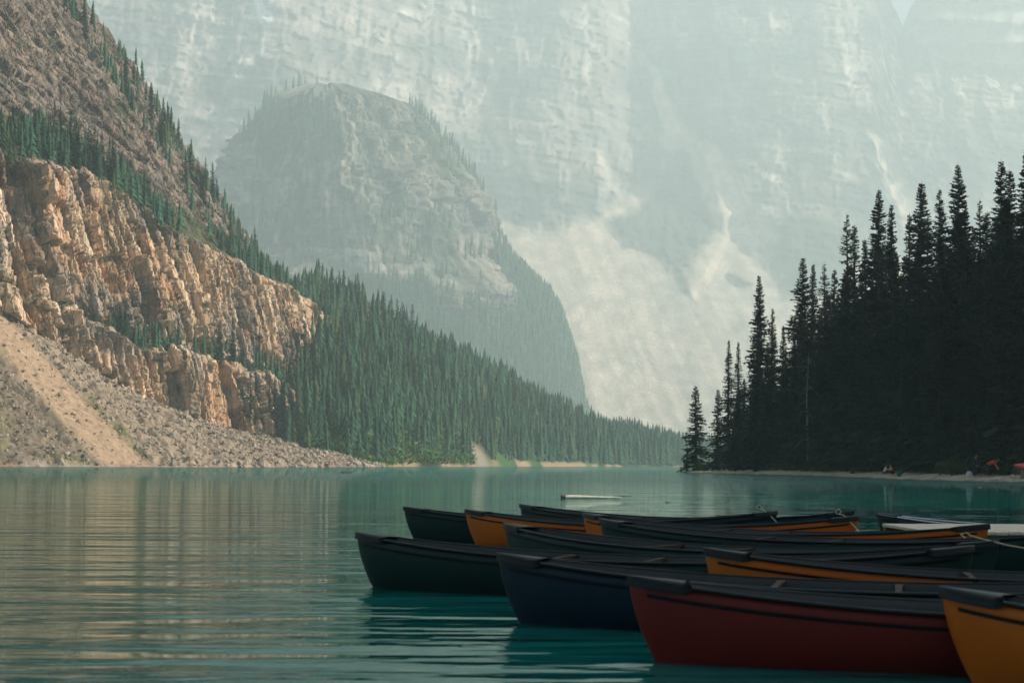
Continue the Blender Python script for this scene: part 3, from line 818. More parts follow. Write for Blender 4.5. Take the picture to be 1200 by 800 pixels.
# ------------------------------------------------------------------ trees of the cliff and spur
r3 = np.random.default_rng(21)
G_CL = 'spruces on the cliff ledges'; 
L_LEDGE = 'dark green spruce rooted on the upper ledge of the rock cliff'
L_MID = 'dark green spruce rooted low on the face of the rock cliff'
L_RIDGE = 'slender spruce on the steep ridge line above the rock cliff'
L_FOOT = 'spruce standing at the foot of the rock cliff above the boulders'
def cliff_pt(Yv, segv):
    j = int(np.clip(np.searchsorted(CL['Y'],Yv),0,CL['ns']-1)); i = int(np.clip(np.searchsorted(CL['seg'],segv),0,CL['nr']-1))
    return CL['P'][i,j]
def visible_px(p): return 600+F*p[0]/p[1]
placed = 0
def put(n, ylo, yhi, slo, shi, hlo, hhi, label, group):
    global placed
    for _ in range(n):
        p = cliff_pt(r3.uniform(ylo,yhi), r3.uniform(slo,shi))
        spruce(p[0],p[1],p[2]-0.5, r3.uniform(hlo,hhi), MID, int(r3.integers(4)), label, group, r3.uniform(0.9,1.3)); placed += 1
put(48, 376, 470, 5.0, 5.9, 9, 16, L_LEDGE, 'spruces on the upper cliff ledge')
put(22, 430, 530, 3.0, 4.05, 8, 14, L_MID, 'spruces low on the cliff face')
put(10, 425, 520, 4.1, 4.9, 5, 9, L_MID, 'spruces low on the cliff face')
put(30, 478, 545, 1.75, 2.5, 9, 19, L_FOOT, 'spruces at the cliff foot')
put(30, 528, 585, 6.0, 6.95, 8, 15, L_RIDGE, 'spruces along the cliff ridge')
print('cliff trees', placed, 'stand trees', cnt)

# forest masses nobody could count
def star_tree(seed, layers, pts, rad):
    r = np.random.default_rng(seed); V, T = [], []
    for l in range(layers):
        f = l/layers; z0 = 0.04+0.92*f; z1 = min(1.0, z0+1.5/layers+0.02)
        R = rad*(1-f)**0.85*r.uniform(0.8,1.15)+0.006
        b0 = len(V); V.append((0,0,z1))
        a0 = r.uniform(0,6.28)
        for j in range(pts):
            a = a0+2*math.pi*j/pts; rr = R*r.uniform(0.7,1.2); V.append((rr*math.cos(a),rr*math.sin(a),z0-r.uniform(0,0.025)))
            a += math.pi/pts; rr = R*r.uniform(0.25,0.5); V.append((rr*math.cos(a),rr*math.sin(a),z0+0.4/layers))
        n = 2*pts
        for j in range(n): T.append((b0,b0+1+j,b0+1+(j+1)%n))
    return np.array(V), np.array(T)
def mass(name, pos, hs, templates, material):
    VV, TT, CC, off = [], [], [], 0
    which = r3.integers(len(templates), size=len(pos))
    for k,(V,T) in enumerate(templates):
        idx = np.where(which==k)[0]
        if not len(idx): continue
        a = r3.uniform(0,6.28,len(idx)); ca, sa = np.cos(a)[:,None], np.sin(a)[:,None]
        h = hs[idx][:,None]; w = h*r3.uniform(0.8,1.3,len(idx))[:,None]
        X = (V[None,:,0]*ca-V[None,:,1]*sa)*w+pos[idx,0][:,None]; Y = (V[None,:,0]*sa+V[None,:,1]*ca)*w+pos[idx,1][:,None]
        Z = V[None,:,2]*h+pos[idx,2][:,None]-0.3
        lx, ly = r3.normal(0,0.03,len(idx))[:,None], r3.normal(0,0.03,len(idx))[:,None]
        X = X+lx*V[None,:,2]*h; Y = Y+ly*V[None,:,2]*h
        br = r3.uniform(0.55,1.45,len(idx)); warm = np.where(r3.random(len(idx))<0.06, 1.9, r3.uniform(0.85,1.15,len(idx)))
        tc = np.stack([br*warm, br, br*(1.9-0.9*np.minimum(warm,1.4))*0.9],1)
        CC.append(np.repeat(tc,len(V),axis=0))
        VV.append(np.stack([X,Y,Z],2).reshape(-1,3))
        TT.append((T[None]+ (np.arange(len(idx))*len(V))[:,None,None]).reshape(-1,3)+off); off += len(idx)*len(V)
    o = link(name, mesh_np(name, np.vstack(VV), np.vstack(TT), False, np.vstack(CC)), None, [material])
    return tag(o, kind='stuff')
TF = [star_tree(i,6,5,0.14) for i in range(4)]; TD = [star_tree(10+i,5,5,0.15) for i in range(3)]

# spur forest
P = SP['P']; m_, n_ = P.shape[:2]
N = 16000
fi = r3.uniform(0.012,1.25,N); sj = r3.uniform(0,1,N)
ii = np.clip(np.searchsorted(SP['fr'], fi),0,m_-1); jj = (sj*(n_-1)).astype(int)
p = P[ii,jj]
dens = 0.5+1.2*fbm(p[:,0]/30,p[:,1]/30,3,600)+0.35
keep = (r3.random(N) < dens) & (SP['slide'][ii,jj] < 0.35) & ((p[:,1]>470)|(fi>0.10)) & (p[:,1]<1380) & ~((600+F*p[:,0]/p[:,1] < 300+88*r3.random(N)) & (p[:,2] > 12))
p = p[keep]; p = p + np.c_[r3.uniform(-1.5,1.5,(len(p),2)), np.zeros(len(p))]
hs = (5.0+12.5*r3.random(len(p))**1.5)*(0.85+0.6*(0.5+fbm(p[:,0]/50,p[:,1]/50,3,610)))
# the largest-looking ones are trees of their own
size = hs/p[:,1]; order = np.argsort(-size)
own = order[:55]; rest = order[55:]
for k in own:
    spruce(p[k,0],p[k,1],p[k,2]-0.3,hs[k],MID,int(r3.integers(4)),'tall green spruce at the near edge of the lakeside forest below the cliff','spruces at the near edge of the lakeside forest',r3.uniform(0.95,1.3))
f_o = mass('lakeside_forest', p[rest], hs[rest], TF, M_needle_f)
tag(f_o,'hazy green spruce forest covering the slope along the far lake shore','forest')
# bright shrubs between forest and boulders
def blob(seed):
    r = np.random.default_rng(seed); n = 26
    c = r.normal(size=(n,3))*np.array([0.5,0.5,0.3])+np.array([0,0,0.4]); a = r.normal(size=(n,3))*0.28; b = r.normal(size=(n,3))*0.28
    return np.stack([c,c+a,c+b],1).reshape(-1,3), np.arange(n*3).reshape(-1,3)
N = 2600
fi2 = r3.uniform(0.004,0.5,N)**1.3; jj2 = (r3.uniform(0.0,0.42,N)*(n_-1)).astype(int); ii2 = np.clip(np.searchsorted(SP['fr'],fi2),0,m_-1)
q_ = P[ii2,jj2]; kq = (q_[:,1]<640)&(SP['slide'][ii2,jj2]<0.4); q_ = q_[kq]+np.c_[r3.uniform(-1.5,1.5,(kq.sum(),2)),np.zeros(kq.sum())]
f_o = mass('shore_shrubs', q_, r3.uniform(1.2,3.2,len(q_)), [blob(i) for i in range(3)], M_bright); tag(f_o,'bright green shrubs between the grey boulders and the lakeside forest','shrubs')
# cliff scrub and ridge forest, smaller
P = CL['P']; N = 900
Ys = np.r_[r3.uniform(360,480,330), r3.uniform(525,600,420), r3.uniform(430,540,150)]; sg = np.r_[r3.uniform(5.0,6.05,330), r3.uniform(5.2,6.95,420), r3.uniform(3.0,4.0,150)]
jj = np.clip(np.searchsorted(CL['Y'],Ys),0,CL['ns']-1); ii = np.clip(np.searchsorted(CL['seg'],sg),0,CL['nr']-1)
pp = P[ii,jj]
f_o = mass('ledge_scrub', pp, np.r_[r3.uniform(4,12,330),r3.uniform(3.5,10,420),r3.uniform(3,9,150)], TF, M_needle_f); tag(f_o,'small scrubby spruces scattered over the cliff ledges and ridge','scrub')
# dome forest
P = DM['P']; N = 24000
ii = r3.integers(0,P.shape[0],N); jj = r3.integers(60,P.shape[1],N)
w = DM['fo'][ii,jj]*1.0 + 0.10*(DM['crag'][ii,jj]<0.4)
k = r3.random(N) < w*0.75
pp = P[ii[k],jj[k]]
f_o = mass('mountain_forest', pp, r3.uniform(16,32,len(pp)), TD, M_needle_f); tag(f_o,'pale hazy forest around the foot of the domed mountain','forest')
# valley strip of trees behind the spur's end
N = 700
pp = np.c_[r3.uniform(60,620,N), r3.uniform(1300,1900,N), np.full(N,1.0)]
f_o = mass('valley_forest', pp, r3.uniform(12,20,N), TD, M_needle_f); tag(f_o,'far hazy belt of spruces on the valley floor beyond the lake','forest')

# talus boulders: the big ones by themselves, the small as rubble
TAL = CL['talus']
iT0, iT1 = np.searchsorted(CL['seg'],1.02), np.searchsorted(CL['seg'],1.97)
nb = 0
while nb < 260:
    j = int(np.clip(np.searchsorted(CL['Y'], r3.uniform(340,535)),0,CL['ns']-1)); i = int(iT0+(iT1-iT0)*r3.random()**1.3)
    y_ = CL['Y'][j]
    if CL['chute'][j] > 0.5 and r3.random() < 0.93: continue
    pnt = CL['P'][i,j]
    s_ = (0.35+1.0*r3.random()**2.2)*(1.25 if y_>395 else 0.75)
    o = link('boulder', ROCKS[nb%6], TAL); o.location = pnt+np.array([0,0,0.2*s_]); o.scale = (s_*1.3,s_,s_*0.85); o.rotation_euler = tuple(r3.uniform(0,6,3)); nb += 1
def rubble():
    n = 16000; V0 = np.array([(1,0,-.3),(-.6,.9,-.2),(-.5,-.9,-.3),(0.1,0.1,.9),(.5,.7,.4)],float); T0 = np.array([(0,1,3),(1,2,3),(2,0,3),(0,4,3),(0,1,4),(4,1,3)])
    ys = r3.uniform(330,540,n); j = np.clip(np.searchsorted(CL['Y'],ys),0,CL['ns']-1); i = (iT0+(iT1-iT0)*r3.random(n)).astype(int)
    ok = r3.random(n) > CL['chute'][j]*0.7
    i, j = i[ok], j[ok]; n = len(i); p_ = CL['P'][i,j]+r3.normal(0,0.4,(n,3))*np.array([1,1,0.2])
    R = r3.normal(size=(n,3,3)); Q,_ = np.linalg.qr(R)
    V = np.einsum('nij,vj->nvi',Q,V0)*(0.18+0.5*r3.random(n)**2)[:,None,None]+p_[:,None,:]
    T = (T0[None]+(np.arange(n)*5)[:,None,None]).reshape(-1,3)
    o = link('rubble', mesh_np('rubble', V.reshape(-1,3), T), TAL, [M_boulder]); tag(o, kind='stuff')
rubble()

# ------------------------------------------------------------------ hill added on the right bank, outside the frame, to shade the near lake
def build_shade_hill():
    n, m = 90, 60
    yy = np.linspace(-330, 292, n); ff = np.linspace(0,1,m)
    x0 = np.maximum(np.interp(yy,[-330,0,60,110,180,240,262,292],[20,26,34,48,82,112,122,136]), 0)
    P = np.zeros((m,n,3))
    crest = np.interp(yy,[-330,-250,-100,24,33,39,55,66,170,230,265,292],[30,100,140,147,142,88,88,150,152,140,90,8]) + 14*fbm(yy/40,yy*0,4,700)  # crest shaped for its shadow, with a dip letting sun reach the log
    for i,f in enumerate(ff):
        P[i,:,0] = x0+f*330; P[i,:,1] = yy
        P[i,:,2] = np.where(f<0.62, crest*sstep(0,1,np.array(f/0.62)*0.9+0.1*0)*1.0, crest*(1-0.3*(f-0.62)/0.38)) - 0.8*(f==0)
    P[...,2] += 6*fbm(P[...,0]/25,P[...,1]/25,4,710)*sstep(0.04,0.2,ff)[:,None]
    P[0,:,2] = -1.0
    cc = np.broadcast_to(col(0.04,0.05,0.03),P.shape)
    tag(link('added_shade_hill', mesh_np('hill', P.reshape(-1,3), grid_faces(m,n), True, cc.reshape(-1,3)), None, [M_soil]), kind='structure')
    k = 1500; i = r3.integers(3,m-1,k); j = r3.integers(0,n,k); pp = P[i,j]+np.c_[r3.uniform(-3,3,(k,2)),np.zeros(k)]
    tag(mass('shade_hill_forest', pp, r3.uniform(12,24,k), TF, M_needle_f),'spruce forest covering the added unseen hill that shades the near lake','forest',kind='stuff')
build_shade_hill()

# ------------------------------------------------------------------ canoes
def hull_mat(name, base, scuff=0.5):
    """moulded plastic: mottled, faded towards scuffs that run along the boat, a chalky waterline band"""
    m, t, b = mat(name)
    tc = t.nodes.new('ShaderNodeTexCoord')
    n = noise_node(t, 1.4, 5, tc.outputs['Object'])
    mp = t.nodes.new('ShaderNodeMapping'); mp.inputs['Scale'].default_value = (1.2,14,26); t.links.new(tc.outputs['Object'], mp.inputs['Vector'])
    n2 = noise_node(t, 2.2, 7, mp.outputs[0], 0.7)
    sc2 = map_range(t, n2.outputs['Fac'], 0.60, 0.74, 0.0, 0.55*scuff)
    sep = t.nodes.new('ShaderNodeSeparateXYZ'); t.links.new(tc.outputs['Object'], sep.inputs[0])
    wl = map_range(t, sep.outputs['Z'], 0.0, 0.07, 0.35, 0.0)
    wl = math_node(t,'MULTIPLY', wl, n.outputs['Fac'])
    mx = t.nodes.new('ShaderNodeMix'); mx.data_type = 'RGBA'
    mx.inputs[6].default_value = (*[c*0.72 for c in base],1); mx.inputs[7].default_value = (*[min(1,c*1.25) for c in base],1)
    t.links.new(n.outputs['Fac'], mx.inputs[0])
    m2 = t.nodes.new('ShaderNodeMix'); m2.data_type = 'RGBA'; lt = [c*0.75+0.045 for c in base]; m2.inputs[7].default_value = (*lt,1)
    t.links.new(math_node(t,'MAXIMUM',sc2,wl), m2.inputs[0]); t.links.new(mx.outputs[2], m2.inputs[6]); t.links.new(m2.outputs[2], b.inputs['Base Color'])
    t.links.new(map_range(t, n2.outputs['Fac'],0.3,0.7,0.40,0.62), b.inputs['Roughness'])
    b.inputs['Specular IOR Level'].default_value = 0.28
    bp = t.nodes.new('ShaderNodeBump'); bp.inputs['Strength'].default_value = 0.12; bp.inputs['Distance'].default_value = 0.01
    t.links.new(n.outputs['Fac'], bp.inputs['Height']); t.links.new(bp.outputs[0], b.inputs['Normal'])
    return m
M_green = hull_mat('canoe_green',(0.008,0.027,0.023)); M_navy = hull_mat('canoe_navy',(0.006,0.018,0.033))
M_red = hull_mat('canoe_red',(0.16,0.015,0.010)); M_orange = hull_mat('canoe_orange',(0.52,0.115,0.005),0.35)
M_gun = solid('gunwale_vinyl',(0.006,0.009,0.010),0.48,0.3,6,0.1,30,0.22)
M_pale_rail = solid('gunwale_pale',(0.55,0.56,0.56),0.4,0.1,6,0.05,30,0.5,0.7)  # paler rail colour, only on the canoe beyond the dock
M_inner = solid('canoe_interior',(0.035,0.043,0.046),0.65,0.3,2.5,0.15,18,0.25)
M_web = solid('seat_webbing',(0.03,0.03,0.03),0.7,0.2,20,0.2,60)
M_ash = solid('ash_wood',(0.05,0.036,0.026),0.75,0.25,6,0.2,30,0.12)
M_rope = solid('rope_fibre',(0.50,0.42,0.28),0.85,0.2,30,0.3,80)

CL_LEN, BEAM = 5.05, 0.88
TIP = 0.445
def beam(u): return 0.5*BEAM*np.maximum(1-np.abs(u)**2.3,0)**0.72
def sheer(u): return 0.29+(TIP-0.29)*np.abs(u)**2.2
def keel(u): return -0.09+0.05*np.abs(u)**3
def hull_pt(u, v, side, grow=0.0):
    """u -1..1 along, v 0 keel .. 1 gunwale"""
    ph = v*math.pi/2
    b = beam(u)
    full = 1-0.55*np.abs(u)**1.5                     # V-shaped ends, round middle
    y = b*(np.sin(ph)**(0.62*full+1.0*(1-full))) + grow
    z = keel(u)+(sheer(u)-keel(u))*(1-np.cos(ph))**(0.95*full+0.6*(1-full))
    stem = 0.17*(1-np.clip((z-keel(u))/(sheer(u)-keel(u)),0,1))**1.7
    x = u*(CL_LEN/2) - np.sign(u)*stem*np.abs(u)**6
    return np.stack([x, side*y, z],-1)
def canoe_meshes():
    M = {}
    nu, nv = 57, 11
    uu = np.sin(np.linspace(-1,1,nu)*math.pi/2); vv = np.linspace(0,1,nv)
    prof = np.r_[-vv[::-1], vv[1:]]
    P = np.stack([np.stack([hull_pt(uu, abs(v)+0*uu, 1.0 if v>=0 else -1.0)],0)[0] for v in prof],0)
    M['hull'] = mesh_np('canoe_hull', P.reshape(-1,3), grid_faces(len(prof),nu)[:, ::-1], True)
    # gunwales: a rail swept along each sheer line
    def rail(side, w, hgt, lift, out, un):
        c = hull_pt(un, 1.0+0*un, side); n = len(un)
        o = np.zeros((n,3)); o[:,1] = side
        o[:,1] *= np.minimum(1, beam(un)/0.02+0.15)
        sec = [(-w*0.6+out,-hgt*0.45),(w*0.4+out,-hgt*0.5),(w*0.55+out,0.0),(w*0.3+out,hgt*0.5),(-w*0.5+out,hgt*0.5)]
        V = np.concatenate([c+o*a+np.array([0,0,lift+b]) for a,b in sec],0).reshape(len(sec),n,3)
        V = np.concatenate([V,V[:1]],0)
        return mesh_np('canoe_rail', V.reshape(-1,3), grid_faces(len(sec)+1,n), False)
    un = np.sin(np.linspace(-0.992,0.992,61)*math.pi/2)
    M['gun_l'] = rail(1, 0.026, 0.021, 0.004, 0.004, un); M['gun_r'] = rail(-1, 0.026, 0.021, 0.004, 0.004, un)
    def strip(side):
        v = 0.86; c = hull_pt(np.linspace(-0.965,0.965,61), v, side, 0.004); d = hull_pt(np.linspace(-0.965,0.965,61), v+0.035, side, 0.006)
        return mesh_np('canoe_strip', np.concatenate([c,d],0), grid_faces(2,61), False)
    M['strip_l'] = strip(1); M['strip_r'] = strip(-1)
    # deck plates with a skirt over the hull ends
    for key, sg in (('deck_a',-1),('deck_b',1)):
        du = sg*np.linspace(0.87,1.0,13)
        L = hull_pt(du,1+0*du,1); R = hull_pt(du,1+0*du,-1)
        L[:,1] += 0.016; R[:,1] -= 0.016
        L[-1,0] += sg*0.012; R[-1,0] += sg*0.012
        Lb, Rb = L.copy(), R.copy(); dep = np.interp(np.abs(du),[0.87,0.89,1.0],[0.014,0.032,0.038])
        Lb[:,2] -= dep; Rb[:,2] -= dep; Lb[:,1] += 0.004; Rb[:,1] -= 0.004
        T1 = L.copy(); T2 = R.copy(); T1[:,2] += 0.017; T2[:,2] += 0.017; Mid = (T1+T2)/2; Mid[:,2] += 0.005+0.03*beam(du)
        G = np.stack([Lb,T1,Mid,T2,Rb],0)
        # the inboard edge of a deck plate is scooped
        G[2,0,0] += sg*0.06; G[1,0,0] += sg*0.0
        M[key] = mesh_np('canoe_deck', G.reshape(-1,3), grid_faces(5,13), False)
    def seat(x):
        bm = bmesh.new(); b = float(beam(np.array(x/(CL_LEN/2))))*0.84; z = float(sheer(np.array(x/(CL_LEN/2))))-0.10
        for (cx,cy,sx,sy,sz) in ((x-0.12,0,0.03,2*b,0.02),(x+0.12,0,0.03,2*b,0.02),(x,0,0.21,2*b*0.6,0.008)):
            r = bmesh.ops.create_cube(bm,size=1.0); bmesh.ops.scale(bm,vec=(sx,sy,sz),verts=r['verts']); bmesh.ops.translate(bm,vec=(cx,cy,z),verts=r['verts'])
        me = bpy.data.meshes.new('canoe_seat'); bm.to_mesh(me); bm.free(); return me
    M['seat_a'] = seat(-1.25); M['seat_b'] = seat(1.35)
    def thwart(x):
        bm = bmesh.new(); b = float(beam(np.array(x/(CL_LEN/2)))); z = float(sheer(np.array(x/(CL_LEN/2))))-0.012
        r = bmesh.ops.create_cube(bm,size=1.0); bmesh.ops.subdivide_edges(bm,edges=bm.edges[:],cuts=3,use_grid_fill=True)
        for v in bm.verts:
            k = 1-0.35*(1-(2*v.co.y)**2); v.co = Vector((v.co.x*0.06*k+x, v.co.y*2*b, v.co.z*0.022+z))
        me = bpy.data.meshes.new('canoe_thwart'); bm.to_mesh(me); bm.free(); return me
    M['thwart_a'] = thwart(0.05); M['thwart_b'] = thwart(-0.7)
    for k in ('gun_l','gun_r','strip_l','strip_r','deck_a','deck_b'): M[k].materials.append(M_gun)
    M['seat_a'].materials.append(M_web); M['seat_b'].materials.append(M_web); M['thwart_a'].materials.append(M_ash); M['thwart_b'].materials.append(M_ash)
    M['hull'].materials.append(M_green); M['hull'].materials.append(M_inner)
    return M
CM = canoe_meshes()

def rope_mesh(pts, r=0.006):
    cu = bpy.data.curves.new('rope','CURVE'); cu.dimensions = '3D'; sp = cu.splines.new('POLY'); sp.points.add(len(pts)-1)
    for p_,q_ in zip(sp.points,pts): p_.co = (*q_,1)
    cu.bevel_depth = r; cu.bevel_resolution = 1
    o = bpy.data.objects.new('tmp',cu); C.objects.link(o)
    dg = bpy.context.evaluated_depsgraph_get(); me = bpy.data.meshes.new_from_object(o.evaluated_get(dg))
    bpy.data.objects.remove(o); bpy.data.curves.remove(cu); me.materials.clear(); me.materials.append(M_rope)
    return me
ROPE = rope_mesh([(2.28,0.0,0.475),(2.26,0.02,0.52),(2.30,0.03,0.54),(2.33,0.01,0.50),(2.30,-0.01,0.478),(2.36,-0.03,0.47),(2.42,-0.06,0.42),(2.50,-0.10,0.34),(2.58,-0.14,0.26)],0.007)
ROPE2 = rope_mesh([(2.25,0.0,0.472),(2.20,0.03,0.50),(2.24,0.05,0.512),(2.29,0.02,0.49),(2.40,-0.02,0.47),(2.62,-0.06,0.43),(2.95,-0.1,0.39),(3.4,-0.12,0.38)],0.006)

def canoe(lx, ly, rx, ry, hullm, label, rail=None, rope=None, ztip=None):
    """left tip pixel (lx,ly) fixes the bow; (rx,ry) only the heading"""
    z = TIP+0.02 if ztip is None else ztip
    dl = (HC-z)*F/(ly-horizon(lx)); dr = (HC-z)*F/(ry-horizon(rx))
    A = np.array([(lx-600)/F*dl, dl]); B = np.array([(rx-600)/F*dr, dr])
    t = (B-A)/np.linalg.norm(B-A); mid = A+t*CL_LEN/2
    o = empty('canoe',(mid[0],mid[1],z-TIP-0.02),math.atan2(t[1],t[0]))
    tag(o,label,'canoe','rental canoes moored side by side')
    h = link('hull',CM['hull'],o); h.material_slots[0].link = 'OBJECT'; h.material_slots[0].material = hullm
    md = h.modifiers.new('shell','SOLIDIFY'); md.thickness = 0.014; md.offset = -1; md.material_offset = 1; md.use_rim = True
    for nm,k in (('gunwale','gun_l'),('gunwale','gun_r')):
        g = link(nm,CM[k],o)
        if rail is not None: g.material_slots[0].link = 'OBJECT'; g.material_slots[0].material = rail
    for k in ('strip_l','strip_r'): link('rub_strip',CM[k],o)
    link('deck_plate',CM['deck_a'],o); link('deck_plate',CM['deck_b'],o)
    link('seat',CM['seat_a'],o); link('seat',CM['seat_b'],o); link('thwart',CM['thwart_a'],o); link('thwart',CM['thwart_b'],o)
    if rope is not None: link('rope',rope,o)
    print('CANOE', label[:40], np.round(A,2), np.round(mid+t*CL_LEN/2,2), round(float(np.linalg.norm(B-A)),2))
    return o
CANOES = [
 # left tip, right tip, hull
 (1028,600,1330,606,M_green,'dark canoe with a pale metal rail lying beyond the dock',M_pale_rail,None,0.40),
 (474,593,917,598,M_green,'dark green canoe, behind the orange canoe nearest its bow, roped at the far end',None,ROPE,None),
 (610,590,1010,598,M_green,'dark green canoe afloat farthest from the red canoe',None,None,None),
 (546,596,1020,604,M_orange,'orange canoe with its bow between two dark green bows, farthest orange one from the shore',None,ROPE,None),
 (684,600,1187,614,M_orange,'orange canoe mostly hidden behind dark canoes, its stern beside the pale dock',None,None,None),
 (704,607,1172,618,M_green,'dark green canoe moored against the orange canoe beside the pale dock',None,ROPE2,None),
 (592,612,1157,632,M_green,'dark green canoe whose bow cuts across the bow of an orange canoe',None,ROPE2,None),
 (419,623,1250,641,M_green,'dark green canoe with its bow farthest out over open water',None,None,None),
 (827,641,1500,652,M_orange,'orange canoe lying just behind the navy blue canoe',None,None,None),
 (585,647,1420,664,M_navy,'navy blue canoe between the red canoe and the orange canoe',None,None,None),
 (738,673,1560,683,M_red,'red canoe with dark rails beside the navy canoe',None,None,None),
 (1105,686,1900,720,M_orange,'yellow-orange canoe in front of the red canoe',None,None,None),
]
for c_ in CANOES: canoe(*c_)

# ------------------------------------------------------------------ dock of pale planks
M_plank = solid('dock_plank',(0.62,0.53,0.41),0.85,0.22,5,0.4,25)
M_beam = solid('dock_beam',(0.16,0.12,0.08),0.9,0.3,4,0.4,20)
def box_mesh(name,sx,sy,sz,bev=0.006):
    bm = bmesh.new(); r = bmesh.ops.create_cube(bm,size=1.0); bmesh.ops.scale(bm,vec=(sx,sy,sz),verts=bm.verts)
    bmesh.ops.bevel(bm,geom=bm.edges[:],offset=bev,segments=1,affect='EDGES')
    me = bpy.data.meshes.new(name); bm.to_mesh(me); bm.free(); return me
def dock():
    root = empty('dock',(4.75,17.35,0.0),0.0)
    tag(root,'pale wooden plank dock behind the moored canoes','dock')
    Ln, Wd = 7.0, 2.35
    pl = box_mesh('plank',0.136,Wd,0.04); pl.materials.append(M_plank)
    for i in range(int(Ln/0.145)):
        o = link('plank',pl,root); o.location = (0.07+i*0.145, Wd/2+random.uniform(-0.012,0.012), 0.30+random.uniform(-0.003,0.003)); o.rotation_euler = (0,0,random.uniform(-0.004,0.004))
    bmx = box_mesh('beam',Ln,0.10,0.20); bmx.materials.append(M_beam)
    for y in (0.12,Wd/2,Wd-0.12): link('beam',bmx,root).location = (Ln/2,y,0.175)
    fl = box_mesh('float',1.2,2.0,0.24,0.03); fl.materials.append(M_web)
    for x in (1.0,3.5,6.0): link('float',fl,root).location = (x,Wd/2,-0.05)
dock()

# ------------------------------------------------------------------ floating wood
def log_mesh(seed, L, r, bend=0.05):
    rr = random.Random(seed); n, k = 22, 9; V, Fq = [], []
    for i in range(n):
        f = i/(n-1); rad = r*(1-0.65*f)*(0.9+0.2*rr.random())*(0.55 if i in (0,n-1) else 1)
        for j in range(k):
            a = 2*math.pi*j/k; q = rad*(0.9+0.2*rr.random()); V.append((L*(f-0.5), q*math.cos(a)+bend*math.sin(f*5), q*math.sin(a)+0.006*math.sin(f*7)))
    Fq = [[i*k+j,i*k+(j+1)%k,(i+1)*k+(j+1)%k,(i+1)*k+j] for i in range(n-1) for j in range(k)]
    me = mesh_np('log',np.array(V),np.array(Fq),True); return me
M_log = solid('bleached_log',(0.78,0.70,0.58),0.85,0.35,3,0.6,15)
M_logd = solid('wet_log',(0.05,0.045,0.04),0.7,0.3,3,0.5,15)
d_ = HC*F/(584-horizon(700))
L_ = 80/F*d_
root = empty('floating_log',((699-600)/F*d_, d_, 0.045), 0.12); tag(root,'bleached log floating on the open water beyond the canoes','log')
a_ = log_mesh(3,L_*0.85,0.06,0.01); a_.materials.append(M_log); link('trunk',a_,root).location = (-0.1,0,0)
b_ = log_mesh(4,L_*0.28,0.025,0.01); b_.materials.append(M_logd); o = link('snapped_branch',b_,root); o.location = (L_*0.40,0.05,0.03)
c_ = log_mesh(6,0.16,0.085,0); c_.materials.append(M_logd); link('butt_end',c_,root).location = (-0.1-L_*0.44,0,0.01)
d_ = HC*F/(553.4-horizon(406)); me = log_mesh(5,1.3,0.12); me.materials.append(M_logd); o = link('driftwood',me); o.location = ((406-600)/F*d_,d_,0.02); tag(o,'dark waterlogged driftwood floating off the boulder shore','driftwood')
d_ = HC*F/(588.5-horizon(783)); me = log_mesh(8,0.16,0.03); me.materials.append(M_logd); o = link('driftwood',me); o.location = ((783-600)/F*d_,d_,0.0); tag(o,'tiny dark chip of driftwood floating near the bleached log','driftwood')
d_ = HC*F/(571-horizon(1149)); me = log_mesh(9,0.16,0.04); me.materials.append(M_log); o = link('driftwood',me); o.location = ((1149-600)/F*d_,d_,0.0); tag(o,'small pale driftwood piece floating off the beach','driftwood')

# ------------------------------------------------------------------ people on the beach
M_skin = solid('skin',(0.45,0.26,0.18),0.6,0.08,8)
M_hair = solid('hair',(0.03,0.02,0.015),0.6,0.2,20)
M_white = solid('white_shirt',(0.72,0.72,0.74),0.85,0.05,6)
M_amber = solid('amber_jacket',(0.62,0.24,0.05),0.8,0.1,6)
M_scarlet = solid('scarlet_jacket',(0.50,0.07,0.03),0.8,0.1,6)
M_black = solid('dark_cloth',(0.02,0.022,0.026),0.85,0.1,6)
M_teal = solid('teal_bag',(0.02,0.16,0.11),0.8,0.1,6)
def skin_mesh(name, V, E, R, level=1):
    me = bpy.data.meshes.new(name); me.from_pydata(V,E,[])
    o = bpy.data.objects.new('tmp',me); C.objects.link(o)
    md = o.modifiers.new('s','SKIN'); md.use_smooth_shade = True
    for i,r in enumerate(R): me.skin_vertices[0].data[i].radius = (r if isinstance(r,tuple) else (r,r))
    me.skin_vertices[0].data[0].use_root = True
    o.modifiers.new('d','SUBSURF').levels = level
    dg = bpy.context.evaluated_depsgraph_get(); out = bpy.data.meshes.new_from_object(o.evaluated_get(dg)); out.name = name
    bpy.data.objects.remove(o); bpy.data.meshes.remove(me); return out
